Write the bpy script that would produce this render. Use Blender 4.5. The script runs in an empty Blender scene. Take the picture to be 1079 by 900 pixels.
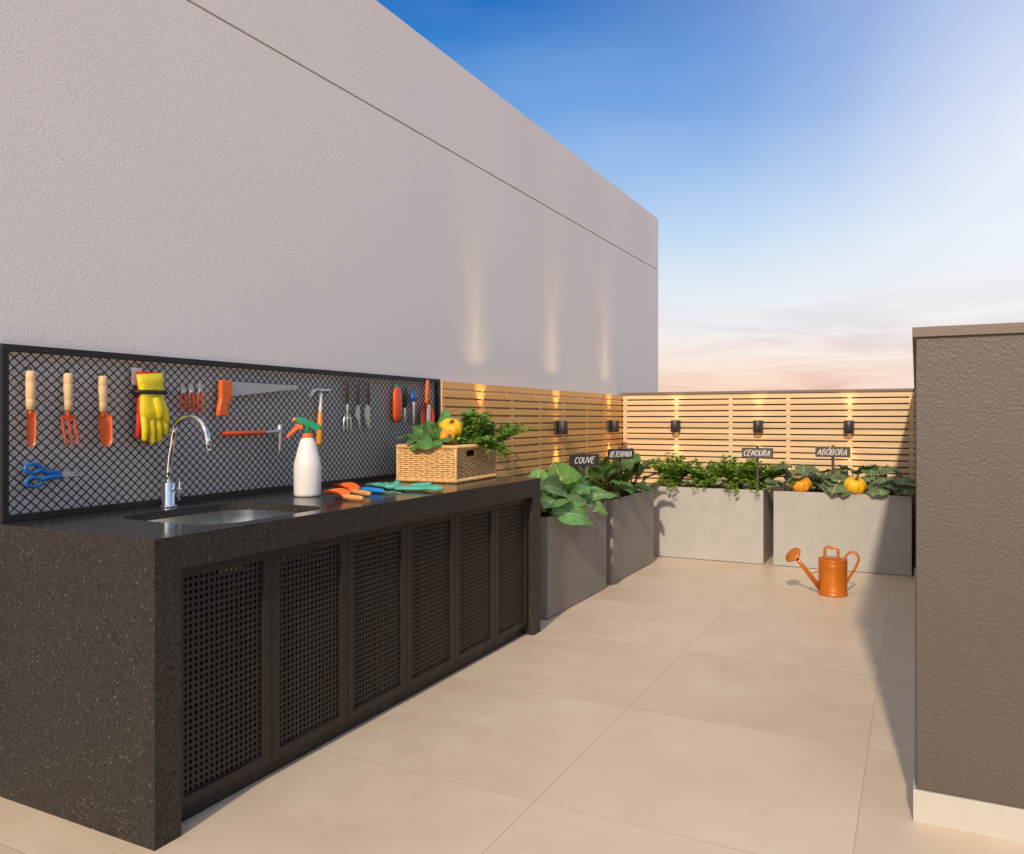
import bpy, math, random
from mathutils import Vector, Matrix
R = math.radians
V = Vector
scene = bpy.context.scene
C = scene.collection

# ------------------------------------------------------------------ camera
CAM_H = 1.25
YAW = R(26.79)
cd = bpy.data.cameras.new('camera'); cam = bpy.data.objects.new('camera', cd); C.objects.link(cam)
cam.location = (0, 0, CAM_H); cam.rotation_euler = (R(90), 0, YAW)
cd.sensor_width = 36; cd.lens = 36 * 841.5 / 1079
cd.shift_y = -9.2 / 1079; cd.clip_end = 3000; cd.clip_start = .02
scene.camera = cam

# ------------------------------------------------------------------ sun, sky, exposure
SUN_DIR = V((-.21, 1.68, -1)).normalized()          # the way the light travels
sd = bpy.data.lights.new('sun', 'SUN'); sun = bpy.data.objects.new('sun', sd); C.objects.link(sun)
sd.energy = 3.15; sd.angle = R(2.0); sd.color = (1, .84, .66)
sun.rotation_euler = SUN_DIR.to_track_quat('-Z', 'Y').to_euler(); sun.location = (1, -8, 6)

scene.view_settings.view_transform = 'Standard'; scene.view_settings.look = 'None'
scene.view_settings.exposure = 0; scene.view_settings.gamma = 1

w = bpy.data.worlds.new('World'); scene.world = w; w.use_nodes = True
nt = w.node_tree; nt.nodes.clear()
def N(t, **k):
    n = nt.nodes.new(t)
    for a, b in k.items(): setattr(n, a, b)
    return n
def L(a, b): nt.links.new(a, b)
def srgb(r, g, b):
    f = lambda c: (c/255/12.92) if c/255 <= .04045 else ((c/255+.055)/1.055)**2.4
    return (f(r), f(g), f(b), 1)
def M2(op, a, b=None, clamp=False):
    n = N('ShaderNodeMath', operation=op); n.use_clamp = clamp
    for i, x in enumerate((a, b)):
        if x is None: continue
        if isinstance(x, (int, float)): n.inputs[i].default_value = x
        else: L(x, n.inputs[i])
    return n.outputs[0]
def MIX(f, a, b, blend='MIX'):
    n = N('ShaderNodeMix', data_type='RGBA', blend_type=blend)
    for s, x in ((n.inputs[0], f), (n.inputs[6], a), (n.inputs[7], b)):
        if isinstance(x, (int, float)): s.default_value = x
        elif isinstance(x, tuple): s.default_value = x if len(x) == 4 else (*x, 1)
        else: L(x, s)
    return n.outputs[2]
def RAMP(f, stops, interp='LINEAR'):
    n = N('ShaderNodeValToRGB'); n.color_ramp.interpolation = interp
    e = n.color_ramp.elements
    while len(e) < len(stops): e.new(.5)
    for x, (p, c) in zip(e, stops): x.position = p; x.color = c if len(c) == 4 else (*c, 1)
    L(f, n.inputs[0]); return n.outputs[0]

tc = N('ShaderNodeTexCoord')
sep = N('ShaderNodeSeparateXYZ'); L(tc.outputs['Generated'], sep.inputs[0])
z = sep.outputs[2]
zz = M2('MULTIPLY', M2('ADD', z, .1), 1 / 1.1, True)
P = lambda v: (v + .1) / 1.1
base = RAMP(zz, [(0, (.32, .26, .20)), (P(-.01), (.45, .35, .27)), (P(.004), srgb(231, 174, 148)), (P(.046), srgb(251, 217, 192)), (P(.08), srgb(247, 232, 222)),
                 (P(.127), srgb(234, 239, 243)), (P(.17), srgb(213, 229, 242)), (P(.228), srgb(172, 206, 240)), (P(.30), srgb(116, 173, 231)), (P(.40), srgb(50, 134, 212)), (P(.46), srgb(4, 110, 194)),
                 (P(.60), srgb(60, 128, 200)), (P(.8), srgb(150, 170, 200)), (1, srgb(178, 184, 200))])
# warm veil of light round the sun, behind the camera
dps = N('ShaderNodeVectorMath', operation='DOT_PRODUCT'); L(tc.outputs['Generated'], dps.inputs[0]); dps.inputs[1].default_value = -SUN_DIR
veil = RAMP(dps.outputs['Value'], [(.0, (0, 0, 0)), (.45, (.20, .155, .105)), (.8, (.58, .45, .30)), (1, (.72, .60, .44))])
upper = RAMP(zz, [(P(-.02), (0, 0, 0)), (P(.02), (1, 1, 1))])
# broad white glare in the sky to the right of the view
F = V((-math.sin(YAW), math.cos(YAW), 0)); RR = V((math.cos(YAW), math.sin(YAW), 0))
G = (F + RR * ((1150 - 539.5) / 841.5) + V((0, 0, 1)) * ((440.8 - 130) / 841.5)).normalized()
dp = N('ShaderNodeVectorMath', operation='DOT_PRODUCT'); L(tc.outputs['Generated'], dp.inputs[0]); dp.inputs[1].default_value = G
glow = RAMP(dp.outputs['Value'], [(.972, (0, 0, 0)), (.988, (.16, .16, .16)), (.9965, (.38, .38, .38)), (1, (.62, .62, .62))])
glow2 = RAMP(dp.outputs['Value'], [(.80, (0, 0, 0)), (.908, (.19, .19, .19)), (.941, (.27, .27, .27)), (.976, (.58, .58, .58)), (.992, (.8, .8, .8)), (1, (.9, .9, .9))])
base = MIX(glow2, base, RAMP(zz, [(P(.12), srgb(250, 244, 242)), (P(.2), srgb(238, 243, 248)), (P(.34), srgb(193, 206, 239))]))
base = MIX(glow, base, srgb(246, 250, 254))
# thin stretched cirrus low over the horizon
mp = N('ShaderNodeMapping'); mp.inputs['Scale'].default_value = (2.2, 2.2, 17); L(tc.outputs['Generated'], mp.inputs[0])
nz = N('ShaderNodeTexNoise'); nz.inputs['Scale'].default_value = 2.1; nz.inputs['Detail'].default_value = 6; nz.inputs['Roughness'].default_value = .6; nz.inputs['Distortion'].default_value = .6
L(mp.outputs[0], nz.inputs['Vector'])
cl = RAMP(nz.outputs[0], [(.43, (0, 0, 0)), (.64, (1, 1, 1))])
low = RAMP(zz, [(P(0), (1, 1, 1)), (P(.07), (.75, .75, .75)), (P(.14), (.4, .4, .4)), (P(.24), (.0, .0, .0))])
clcol = RAMP(zz, [(P(.02), srgb(222, 166, 156)), (P(.06), srgb(236, 198, 186)), (P(.11), srgb(216, 212, 222)), (P(.2), srgb(232, 240, 248))])
base = MIX(M2('MULTIPLY', cl, low), base, clcol)
mp2 = N('ShaderNodeMapping'); mp2.inputs['Scale'].default_value = (1.2, 1.2, 5); mp2.inputs['Rotation'].default_value = (.25, .1, 0); L(tc.outputs['Generated'], mp2.inputs[0])
nz2 = N('ShaderNodeTexNoise'); nz2.inputs['Scale'].default_value = 1.9; nz2.inputs['Detail'].default_value = 4; L(mp2.outputs[0], nz2.inputs['Vector'])
wisp = RAMP(nz2.outputs[0], [(.45, (0, 0, 0)), (.8, (.28, .28, .28))])
hi = RAMP(zz, [(P(.08), (0, 0, 0)), (P(.2), (1, 1, 1)), (P(.5), (.4, .4, .4))])
base = MIX(M2('MULTIPLY', wisp, hi), base, srgb(215, 228, 250))
base = MIX(1.0, base, MIX(1.0, veil, upper, 'MULTIPLY'), 'ADD')
sky = N('ShaderNodeTexSky', sky_type='NISHITA'); sky.sun_disc = False
sky.sun_elevation = R(30.6); sky.sun_rotation = R(173)
b1 = N('ShaderNodeBackground'); L(base, b1.inputs[0]); b1.inputs[1].default_value = .98
b2 = N('ShaderNodeBackground'); L(sky.outputs[0], b2.inputs[0]); b2.inputs[1].default_value = .004
ad = N('ShaderNodeAddShader'); L(b1.outputs[0], ad.inputs[0]); L(b2.outputs[0], ad.inputs[1])
wo = N('ShaderNodeOutputWorld'); L(ad.outputs[0], wo.inputs[0])

# ------------------------------------------------------------------ materials
def material(name, rough=.5, metal=0, spec=.5):
    global nt
    m = bpy.data.materials.new(name); m.use_nodes = True; nt = m.node_tree
    p = nt.nodes['Principled BSDF']
    p.inputs['Roughness'].default_value = rough; p.inputs['Metallic'].default_value = metal
    p.inputs['Specular IOR Level'].default_value = spec
    return m, p
def coords(scale=(1, 1, 1), kind='Object', rot=(0, 0, 0)):
    t = N('ShaderNodeTexCoord'); mpn = N('ShaderNodeMapping'); mpn.inputs['Scale'].default_value = scale; mpn.inputs['Rotation'].default_value = rot
    L(t.outputs[kind], mpn.inputs[0]); return mpn.outputs[0]
def world_pos(scale=(1, 1, 1)):
    g = N('ShaderNodeNewGeometry'); mpn = N('ShaderNodeMapping'); mpn.inputs['Scale'].default_value = scale
    L(g.outputs['Position'], mpn.inputs[0]); return mpn.outputs[0]
def noise(vec, scale, detail=4, rough=.5, dist=0):
    n = N('ShaderNodeTexNoise'); n.inputs['Scale'].default_value = scale; n.inputs['Detail'].default_value = detail
    n.inputs['Roughness'].default_value = rough; n.inputs['Distortion'].default_value = dist
    L(vec, n.inputs['Vector']); return n.outputs[0]
def bump(p, h, strength, dist):
    b = N('ShaderNodeBump'); b.inputs['Strength'].default_value = strength; b.inputs['Distance'].default_value = dist
    L(h, b.inputs['Height']); L(b.outputs[0], p.inputs['Normal'])
def plain(name, col, rough=.5, metal=0, spec=.5, var=.12, scale=30, bmp=0):
    m, p = material(name, rough, metal, spec)
    v = coords(); n = noise(v, scale, 5, .6)
    a = tuple(c * (1 - var) for c in col); b = tuple(min(1, c * (1 + var)) for c in col)
    L(RAMP(n, [(.3, a), (.7, b)]), p.inputs['Base Color'])
    L(RAMP(noise(v, scale * .4, 3), [(.3, (rough * .85,) * 3), (.7, (min(1, rough * 1.15),) * 3)]), p.inputs['Roughness'])
    if bmp: bump(p, n, .4, bmp)
    return m
def stucco(name, a, b, bscale, strength, dist, rough=.75, spec=.3):
    m, p = material(name, rough, 0, spec); v = world_pos()
    c1 = noise(v, .8, 5, .6); c2 = noise(v, bscale, 4, .6)
    col = MIX(RAMP(c1, [(.3, (0, 0, 0)), (.7, (1, 1, 1))]), a, b)
    L(col, p.inputs['Base Color'])
    vo = N('ShaderNodeTexVoronoi', feature='SMOOTH_F1'); vo.inputs['Scale'].default_value = bscale * .8; L(v, vo.inputs['Vector'])
    hgt = M2('ADD', c2, M2('MULTIPLY', vo.outputs[0], .5))
    bump(p, hgt, strength, dist); return m
def granite():
    m, p = material('black speckled granite', .22, 0, .28); v = world_pos()
    col = RAMP(noise(v, 110, 5, .75), [(.34, (.010, .0088, .0076)), (.52, (.027, .0232, .0196)), (.72, (.068, .058, .048))])
    for sc, th, br in ((400, .74, .11), (270, .91, .20), (165, .968, .24)):
        vo = N('ShaderNodeTexVoronoi'); vo.inputs['Scale'].default_value = sc; vo.inputs['Randomness'].default_value = 1; L(v, vo.inputs['Vector'])
        s = N('ShaderNodeSeparateColor'); L(vo.outputs['Color'], s.inputs[0])
        k = M2('MULTIPLY', M2('GREATER_THAN', s.outputs[0], th), M2('LESS_THAN', vo.outputs['Distance'], .40))
        k = M2('MULTIPLY', k, M2('ADD', M2('MULTIPLY', s.outputs[1], .75), .15))
        col = MIX(k, col, (br, br * .92, br * .82))
    L(col, p.inputs['Base Color'])
    # the worktop is polished, the upright faces are honed
    g = N('ShaderNodeNewGeometry'); sn = N('ShaderNodeSeparateXYZ'); L(g.outputs['True Normal'], sn.inputs[0])
    pol = M2('GREATER_THAN', sn.outputs[2], .7)
    L(MIX(pol, (.46, .46, .46), RAMP(noise(v, 40, 3), [(.3, (.13,) * 3), (.7, (.22,) * 3)])), p.inputs['Roughness'])
    bump(p, noise(v, 300, 2), .06, .001)
    return m
def floor_mat():
    m, p = material('beige porcelain floor tiles', .42, 0, .5); v = world_pos()
    s = N('ShaderNodeSeparateXYZ'); L(v, s.inputs[0])
    tx = M2('MULTIPLY', M2('ADD', s.outputs[0], 1.109 + 9.5), 1 / .95); ty = M2('MULTIPLY', M2('ADD', s.outputs[1], 9.45 - 2.362), 1 / .945)
    fx = M2('ABSOLUTE', M2('SUBTRACT', M2('FRACT', tx), .5)); fy = M2('ABSOLUTE', M2('SUBTRACT', M2('FRACT', ty), .5))
    edge = M2('MAXIMUM', fx, fy)
    joint = M2('GREATER_THAN', edge, .5 - .0013)
    ids = N('ShaderNodeCombineXYZ'); L(M2('FLOOR', tx), ids.inputs[0]); L(M2('FLOOR', ty), ids.inputs[1])
    wn = N('ShaderNodeTexWhiteNoise'); L(ids.outputs[0], wn.inputs['Vector'])
    off = N('ShaderNodeVectorMath', operation='MULTIPLY_ADD'); L(wn.outputs['Color'], off.inputs[0]); off.inputs[1].default_value = (30, 30, 30); L(v, off.inputs[2])
    n1 = noise(off.outputs[0], 1.6, 8, .68, .5); n2 = noise(off.outputs[0], 7, 5, .65, .4)
    col = RAMP(n1, [(.30, (.570, .440, .305)), (.46, (.640, .510, .368)), (.58, (.675, .550, .405)), (.76, (.765, .665, .54))])
    col = MIX(.32, col, RAMP(n2, [(.3, (.60, .485, .335)), (.7, (.70, .575, .42))]))
    tint = N('ShaderNodeHueSaturation'); L(col, tint.inputs['Color']); L(M2('ADD', M2('MULTIPLY', wn.outputs['Value'], .07), .965), tint.inputs['Value'])
    col = MIX(joint, tint.outputs[0], (.42, .32, .225))
    L(col, p.inputs['Base Color'])
    L(RAMP(n2, [(.3, (.36,) * 3), (.7, (.5,) * 3)]), p.inputs['Roughness'])
    bump(p, M2('ADD', M2('MULTIPLY', joint, -1), M2('MULTIPLY', n2, .04)), .35, .002)
    return m
def wood(name, a, b, axis, rough=.55, grain=60):
    m, p = material(name, rough, 0, .35); v0 = world_pos()
    sc = [grain] * 3; sc[axis] = 1.6
    mpn = N('ShaderNodeMapping'); mpn.inputs['Scale'].default_value = sc; L(v0, mpn.inputs[0])
    g = noise(mpn.outputs[0], 1, 5, .6, .6)
    s = N('ShaderNodeSeparateXYZ'); L(v0, s.inputs[0])
    # each board has a tone of its own
    idn = M2('FLOOR', M2('MULTIPLY', s.outputs[2], 1 / .0567)) if axis != 2 else s.outputs[2]
    wn = N('ShaderNodeTexWhiteNoise', noise_dimensions='1D'); L(idn, wn.inputs['W'])
    col = MIX(RAMP(g, [(.3, (0, 0, 0)), (.7, (1, 1, 1))]), a, b)
    if axis != 2:
        h = N('ShaderNodeHueSaturation'); L(col, h.inputs['Color']); L(M2('ADD', M2('MULTIPLY', wn.outputs['Value'], .22), .89), h.inputs['Value']); col = h.outputs[0]
    L(col, p.inputs['Base Color']); bump(p, g, .2, .001); return m
def leaf_mat(name, a, b, vein, veins=7., rough=.42, trans=.25):
    m, p = material(name, rough, 0, .4)
    t = N('ShaderNodeTexCoord'); s = N('ShaderNodeSeparateXYZ'); L(t.outputs['UV'], s.inputs[0])
    av = M2('ABSOLUTE', M2('SUBTRACT', s.outputs[1], .5))
    g = world_pos()
    mid = M2('LESS_THAN', av, .028)
    f = M2('FRACT', M2('SUBTRACT', M2('MULTIPLY', s.outputs[0], veins), M2('MULTIPLY', av, veins * .9)))
    d = M2('ABSOLUTE', M2('SUBTRACT', f, .5))
    sv = RAMP(d, [(.0, (1, 1, 1)), (.16, (0, 0, 0))])
    vm = M2('MAXIMUM', mid, M2('MULTIPLY', sv, .55))
    n = noise(g, 22, 4, .6)
    col = MIX(RAMP(n, [(.3, (0, 0, 0)), (.7, (1, 1, 1))]), a, b)
    oi = N('ShaderNodeNewGeometry')
    h = N('ShaderNodeHueSaturation'); L(col, h.inputs['Color']); L(M2('ADD', M2('MULTIPLY', oi.outputs['Random Per Island'], .7), .65), h.inputs['Value'])
    L(M2('ADD', M2('MULTIPLY', oi.outputs['Random Per Island'], .04), .48), h.inputs['Hue'])
    col = MIX(vm, h.outputs[0], vein)
    L(col, p.inputs['Base Color'])
    bump(p, M2('ADD', M2('MULTIPLY', vm, -1), M2('MULTIPLY', noise(g, 75, 3, .6), 1.1)), .55, .006)
    tr = N('ShaderNodeBsdfTranslucent'); L(col, tr.inputs[0])
    mx = N('ShaderNodeMixShader'); mx.inputs[0].default_value = trans; L(p.outputs[0], mx.inputs[1]); L(tr.outputs[0], mx.inputs[2])
    L(mx.outputs[0], nt.nodes['Material Output'].inputs[0]); return m
def emit(name, col, s):
    m, p = material(name); p.inputs['Emission Color'].default_value = (*col, 1); p.inputs['Emission Strength'].default_value = s; return m

MAT = dict(
    lampmetal=plain('dark grey lamp metal', (.040, .036, .033), .42, 0, .5),
    wall=stucco('pale grey stucco', (.785, .745, .70), (.825, .78, .73), 135, .22, .008, .8),
    dark=stucco('brown textured render', (.072, .051, .035), (.084, .060, .042), 135, .30, .007, .50, .85),
    cap=stucco('brown cap render', (.17, .132, .10), (.20, .155, .12), 70, .35, .006, .6, .4),
    granite=granite(), floor=floor_mat(),
    skirt=plain('pale stone skirting', (.49, .46, .39), .5, var=.05, scale=6),
    slatx=wood('golden timber slats', (.68, .455, .235), (.82, .58, .335), 0),
    slaty=wood('golden timber slats side', (.84, .405, .105), (.95, .52, .165), 1),
    batten=wood('timber battens', (.70, .47, .24), (.83, .59, .34), 2),
    basket_shade=plain('shaded basket inside', (.06, .035, .018), .9),  # dark brown that carries the shade inside the basket
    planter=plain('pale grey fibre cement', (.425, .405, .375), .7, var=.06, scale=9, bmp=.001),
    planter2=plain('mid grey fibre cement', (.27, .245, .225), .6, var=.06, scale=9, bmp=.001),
    soil=plain('dark soil', (.035, .02, .012), .95, var=.6, scale=60, bmp=.02),
    blackmetal=plain('black powder coated metal', (.017, .016, .016), .5, spec=.4),
    doormetal=plain('bronze black metal', (.023, .0195, .017), .45, 0, .35, var=.06),
    darkvoid=plain('unlit cabinet interior', (.006, .006, .006), .9),
    steel=plain('brushed steel', (.58, .58, .57), .24, 1, var=.02, scale=6),
    chrome=plain('chrome', (.82, .81, .79), .08, 1, var=.02),
    toolsteel=plain('dull tool steel', (.62, .61, .59), .38, .85, var=.06),
    sawsteel=plain('grey saw steel', (.46, .46, .45), .45, .3, var=.06),
    orange=plain('orange enamel', (.82, .135, .018), .35, var=.06),
    redorange=plain('red orange enamel', (.72, .085, .015), .38, var=.08),
    handle=wood('turned beech', (.66, .42, .20), (.80, .56, .30), 2, .5, 200),
    handle_lying=wood('turned beech lying', (.58, .27, .075), (.70, .36, .12), 0, .5, 200),
    amber=plain('amber lacquered wood', (.72, .27, .03), .35),
    darkgrip=plain('dark brown grip', (.045, .022, .016), .4),
    blue=plain('blue plastic', (.012, .13, .42), .3, var=.08),
    bluet=plain('bright blue plastic', (.015, .21, .60), .3, var=.08),
    yellow=plain('yellow rubber', (.80, .62, .01), .45, var=.1, scale=40, bmp=.003),
    red=plain('red fabric', (.50, .02, .01), .6),
    strap=plain('black strap', (.012, .012, .012), .6),
    card=plain('grey card', (.5, .5, .5), .7),
    teal=plain('teal rubber', (.09, .42, .29), .55, var=.12, scale=60, bmp=.003),
    green=plain('green plastic', (.0, .24, .10), .3, var=.05),
    white=plain('white translucent plastic', (.80, .77, .72), .4, var=.03),
    canorange=plain('orange painted metal', (.56, .155, .012), .33, .15, var=.08, scale=14),
    wicker=plain('golden wicker', (.74, .45, .18), .55, var=.28, scale=55),
    slate=plain('chalk slate', (.040, .034, .031), .6, var=.15),
    slate_lit=plain('sunlit chalk slate', (.085, .066, .052), .6, var=.12),  # paler copy of the slate, with sunlight on the boards put into its colour
    stake=plain('dark wood stake', (.075, .048, .032), .7),
    chalk=plain('chalk lettering', (.85, .82, .78), .8),
    pumpkin=plain('orange pumpkin skin', (.80, .33, .015), .35, var=.14, scale=24),
    pumpkin2=plain('yellow pumpkin skin', (.84, .46, .01), .33, var=.14, scale=20),
    stem=plain('green stem', (.10, .13, .03), .6),
    redstem=plain('red beet stem', (.20, .02, .03), .5),
    collard=leaf_mat('collard leaf', (.085, .23, .05), (.25, .44, .11), (.48, .60, .30), 8),
    beet=leaf_mat('beet leaf', (.045, .13, .022), (.12, .235, .045), (.2, .2, .09), 7),
    carrot=leaf_mat('carrot leaflet', (.16, .32, .03), (.32, .48, .06), (.2, .32, .06), 3),
    pumpleaf=leaf_mat('pumpkin leaf', (.09, .155, .055), (.18, .24, .10), (.42, .45, .28), 5),
    lettuce=leaf_mat('broad basket leaf', (.055, .19, .035), (.12, .29, .06), (.2, .38, .13), 6),
    herb=leaf_mat('herb leaflet', (.07, .21, .025), (.30, .44, .05), (.2, .34, .05), 3),
    lens=emit('warm lamp lens', (1, .62, .25), 6),
)

# ------------------------------------------------------------------ mesh builder
class MB:
    def __init__(s): s.v = []; s.f = []; s.uv = []; s.sm = []
    def add(s, vs, fs, uvs=None, smooth=False):
        o = len(s.v); s.v += [V(p) for p in vs]; s.uv += uvs if uvs else [(0, 0)] * len(vs)
        s.f += [tuple(i + o for i in f) for f in fs]; s.sm += [smooth] * len(fs); return s
    def box(s, x0, x1, y0, y1, z0, z1):
        return s.add([(x0, y0, z0), (x1, y0, z0), (x1, y1, z0), (x0, y1, z0), (x0, y0, z1), (x1, y0, z1), (x1, y1, z1), (x0, y1, z1)],
                     [(0, 3, 2, 1), (4, 5, 6, 7), (0, 1, 5, 4), (1, 2, 6, 5), (2, 3, 7, 6), (3, 0, 4, 7)])
    def bar(s, a, b, wid, thick, n):
        a, b, n = V(a), V(b), V(n).normalized(); d = (b - a).normalized(); q = d.cross(n).normalized() * wid / 2; n = n * thick / 2
        return s.add([a + q + n, a - q + n, a - q - n, a + q - n, b + q + n, b - q + n, b - q - n, b + q - n],
                     [(0, 1, 2, 3), (7, 6, 5, 4), (0, 4, 5, 1), (1, 5, 6, 2), (2, 6, 7, 3), (3, 7, 4, 0)])
    def tube(s, pts, rad, n=10, flat=None, fl=1., round_end=True):
        pts = [V(p) for p in pts]
        if not isinstance(rad, (list, tuple)): rad = [rad] * len(pts)
        rad = list(rad)
        if round_end:
            d0 = (pts[0] - pts[1]).normalized(); d1 = (pts[-1] - pts[-2]).normalized()
            r0, r1 = rad[0], rad[-1]
            pts = [pts[0] + d0 * r0 * k for k in (.98, .7)] + pts + [pts[-1] + d1 * r1 * k for k in (.7, .98)]
            rad = [r0 * .25, r0 * .75] + rad + [r1 * .75, r1 * .25]
        vs = []; prev = None
        for i, p in enumerate(pts):
            t = (pts[min(i + 1, len(pts) - 1)] - pts[max(i - 1, 0)]).normalized()
            if flat is not None: u = (V(flat) - t * t.dot(V(flat))).normalized()
            elif prev is None: u = t.orthogonal().normalized()
            else: u = (prev - t * t.dot(prev)).normalized()
            prev = u; q = t.cross(u)
            for k in range(n):
                a = 2 * math.pi * k / n
                vs.append(p + u * math.cos(a) * rad[i] * fl + q * math.sin(a) * rad[i])
        m = len(pts); fs = [(i * n + k, i * n + (k + 1) % n, (i + 1) * n + (k + 1) % n, (i + 1) * n + k) for i in range(m - 1) for k in range(n)]
        fs += [tuple(range(n))[::-1], tuple(range((m - 1) * n, m * n))]
        return s.add(vs, fs, None, True)
    def lathe(s, prof, c=(0, 0, 0), n=32, ribs=0, amp=0, sy=1, axis=None):
        vs = []; c = V(c); Q = V((0, 0, 1)).rotation_difference(V(axis).normalized()) if axis else None
        for r, zz_ in prof:
            for k in range(n):
                a = 2 * math.pi * k / n; rr = r * (1 + amp * math.cos(ribs * a)) if ribs else r
                p = V((rr * math.cos(a), rr * math.sin(a) * sy, zz_))
                if Q: p = Q @ p
                vs.append(c + p)
        m = len(prof); fs = [(i * n + k, i * n + (k + 1) % n, (i + 1) * n + (k + 1) % n, (i + 1) * n + k) for i in range(m - 1) for k in range(n)]
        fs += [tuple(range(n))[::-1], tuple(range((m - 1) * n, m * n))]
        return s.add(vs, fs, None, True)
    def prism(s, pts, o, a, b, c, t0, t1):
        """2D outline pts in the plane (a, b) through o, thickness t0..t1 along c"""
        o, a, b, c = V(o), V(a), V(b), V(c); n = len(pts)
        vs = [o + a * x + b * y + c * t0 for x, y in pts] + [o + a * x + b * y + c * t1 for x, y in pts]
        return s.add(vs, [tuple(range(n))[::-1], tuple(range(n, 2 * n))] + [(i, (i + 1) % n, n + (i + 1) % n, n + i) for i in range(n)])
    def leaf(s, base, tip, wid, up, bend=.12, cup=.15, ruf=.0, prof=(.75, .8), nu=9, nv=6, rnd=random, jag=0, notch=0):
        base, tip, up = V(base), V(tip), V(up); a = tip - base; Ln = a.length
        sd_ = a.cross(up).normalized(); nn = sd_.cross(a).normalized()
        vs = []; uv = []; ph = rnd.uniform(0, 6); fr = rnd.uniform(9, 14)
        for i in range(nu + 1):
            t = i / nu; wv = (math.sin(math.pi * min(1, max(.012, t) ** prof[0])) ** prof[1]) if 0 < i < nu else .03
            if jag and i % 2: wv *= 1 - jag
            for j in range(nv + 1):
                q = j / nv * 2 - 1
                h = 4 * bend * Ln * t * (1 - t) + cup * wid * q * q * wv + ruf * wid * q * q * math.sin(fr * t + ph + (2 if q > 0 else 0))
                bk = -notch * Ln * abs(q) * max(0, 1 - t * 3)
                vs.append(base + a * t + a.normalized() * bk + sd_ * q * wid * .5 * wv + nn * h); uv.append((t, j / nv))
        fs = [(i * (nv + 1) + j, i * (nv + 1) + j + 1, (i + 1) * (nv + 1) + j + 1, (i + 1) * (nv + 1) + j) for i in range(nu) for j in range(nv)]
        return s.add(vs, fs, uv, True)
    def build(s, name, mat, parent=None, loc=(0, 0, 0), bevel=0, solid=0):
        loc = V(loc); me = bpy.data.meshes.new(name)
        me.from_pydata([tuple(p - loc) for p in s.v], [], s.f)
        me.polygons.foreach_set('use_smooth', s.sm)
        u = me.uv_layers.new(name='UVMap')
        u.data.foreach_set('uv', [c for l in me.loops for c in s.uv[l.vertex_index]])
        me.materials.append(MAT[mat]); me.update()
        o = bpy.data.objects.new(name, me); C.objects.link(o)
        if parent is not None: o.parent = parent
        else: o.location = loc
        if bevel:
            b = o.modifiers.new('bevel', 'BEVEL'); b.width = bevel; b.segments = 2; b.limit_method = 'ANGLE'; b.angle_limit = R(40)
        return o

def tag(o, label=None, cat=None, group=None, kind=None):
    for k, v in (('label', label), ('category', cat), ('group', group), ('kind', kind)):
        if v: o[k] = v
    return o
class Thing:
    """an Empty at the thing's base; its parts are given in world coordinates"""
    def __init__(s, name, label, cat, loc, group=None):
        s.o = bpy.data.objects.new(name, None); C.objects.link(s.o); s.o.location = loc; s.loc = V(loc)
        s.o.empty_display_size = .05; tag(s.o, label, cat, group)
    def part(s, name, mb, mat, parent=None, bevel=0, label=None):
        o = mb.build(name, mat, parent or s.o, s.loc, bevel)
        if label: o['label'] = label
        return o
def kids(o): return [x for x in bpy.data.objects if x.parent == o]
def copy_tree(o, parent=None):
    c = o.copy(); C.objects.link(c)
    if parent: c.parent = parent
    for ch in kids(o): copy_tree(ch, c)
    return c
# a point of the photograph (1079 px wide) carried out to a known plane of the place
def ray(u, v): return RR * ((u - 539.5) / 841.5) + F + V((0, 0, 1)) * ((440.8 - v) / 841.5)
O = V((0, 0, CAM_H))
def onX(u, v, x): d = ray(u, v); return O + d * (x / d.x)
def onY(u, v, y): d = ray(u, v); return O + d * (y / d.y)
def onZ(u, v, z_): d = ray(u, v); return O + d * ((z_ - CAM_H) / d.z)

# ------------------------------------------------------------------ the setting
tag(MB().box(-2.74, 9, -9, 9.3, -.3, 0).build('terrace_floor', 'floor'), kind='structure')

XW = -2.74
# tall neighbouring wall with a recessed shadow joint
wl = Thing('building_wall', 'tall pale grey stucco wall behind the counter, with one thin horizontal joint', 'wall', (XW, 4, 0))
prof = [(XW - 2.5, -.3), (XW, -.3), (XW, 3.010), (XW - .022, 3.010), (XW - .022, 3.021), (XW, 3.021), (XW, 3.63), (XW - 2.5, 3.63)]
wl.part('wall', MB().prism([(x, z_) for x, z_ in prof], (0, -9, 0), (1, 0, 0), (0, 0, 1), (0, 1, 0), 0, 18.3), 'wall')

pw = Thing('parapet_wall', 'low brown parapet wall behind the sunlit slatted fence, with a flat cap', 'wall', (-1.3, 8, 0))
pw.part('wall', MB().box(-2.738, 3.2, 7.928, 8.10, -.3, 1.486), 'dark')
pw.part('cap', MB().box(-2.699, .002, 7.868, 8.12, 1.4885, 1.514), 'cap', bevel=.002)

rw = Thing('roof_block', 'brown textured rendered block at the right edge, with flat cap and pale skirting', 'wall', (1.6, 5.3, 0))
rw.part('wall', MB().box(.004, 3.4, 2.780, 7.925, -.2, 1.5), 'dark')
rw.part('cap', MB().box(-.008, 3.42, 2.768, 7.90, 1.501, 1.532), 'cap', bevel=.002)
sk = MB(); sk.prism([(-.006, 2.768), (3.4, 2.768), (3.4, 2.779), (.0035, 2.779), (.0035, 6.9), (-.006, 6.9)], (0, 0, 0), (1, 0, 0), (0, 1, 0), (0, 0, 1), .0, .1)
rw.part('skirting', sk, 'skirt', bevel=.0015)

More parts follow.
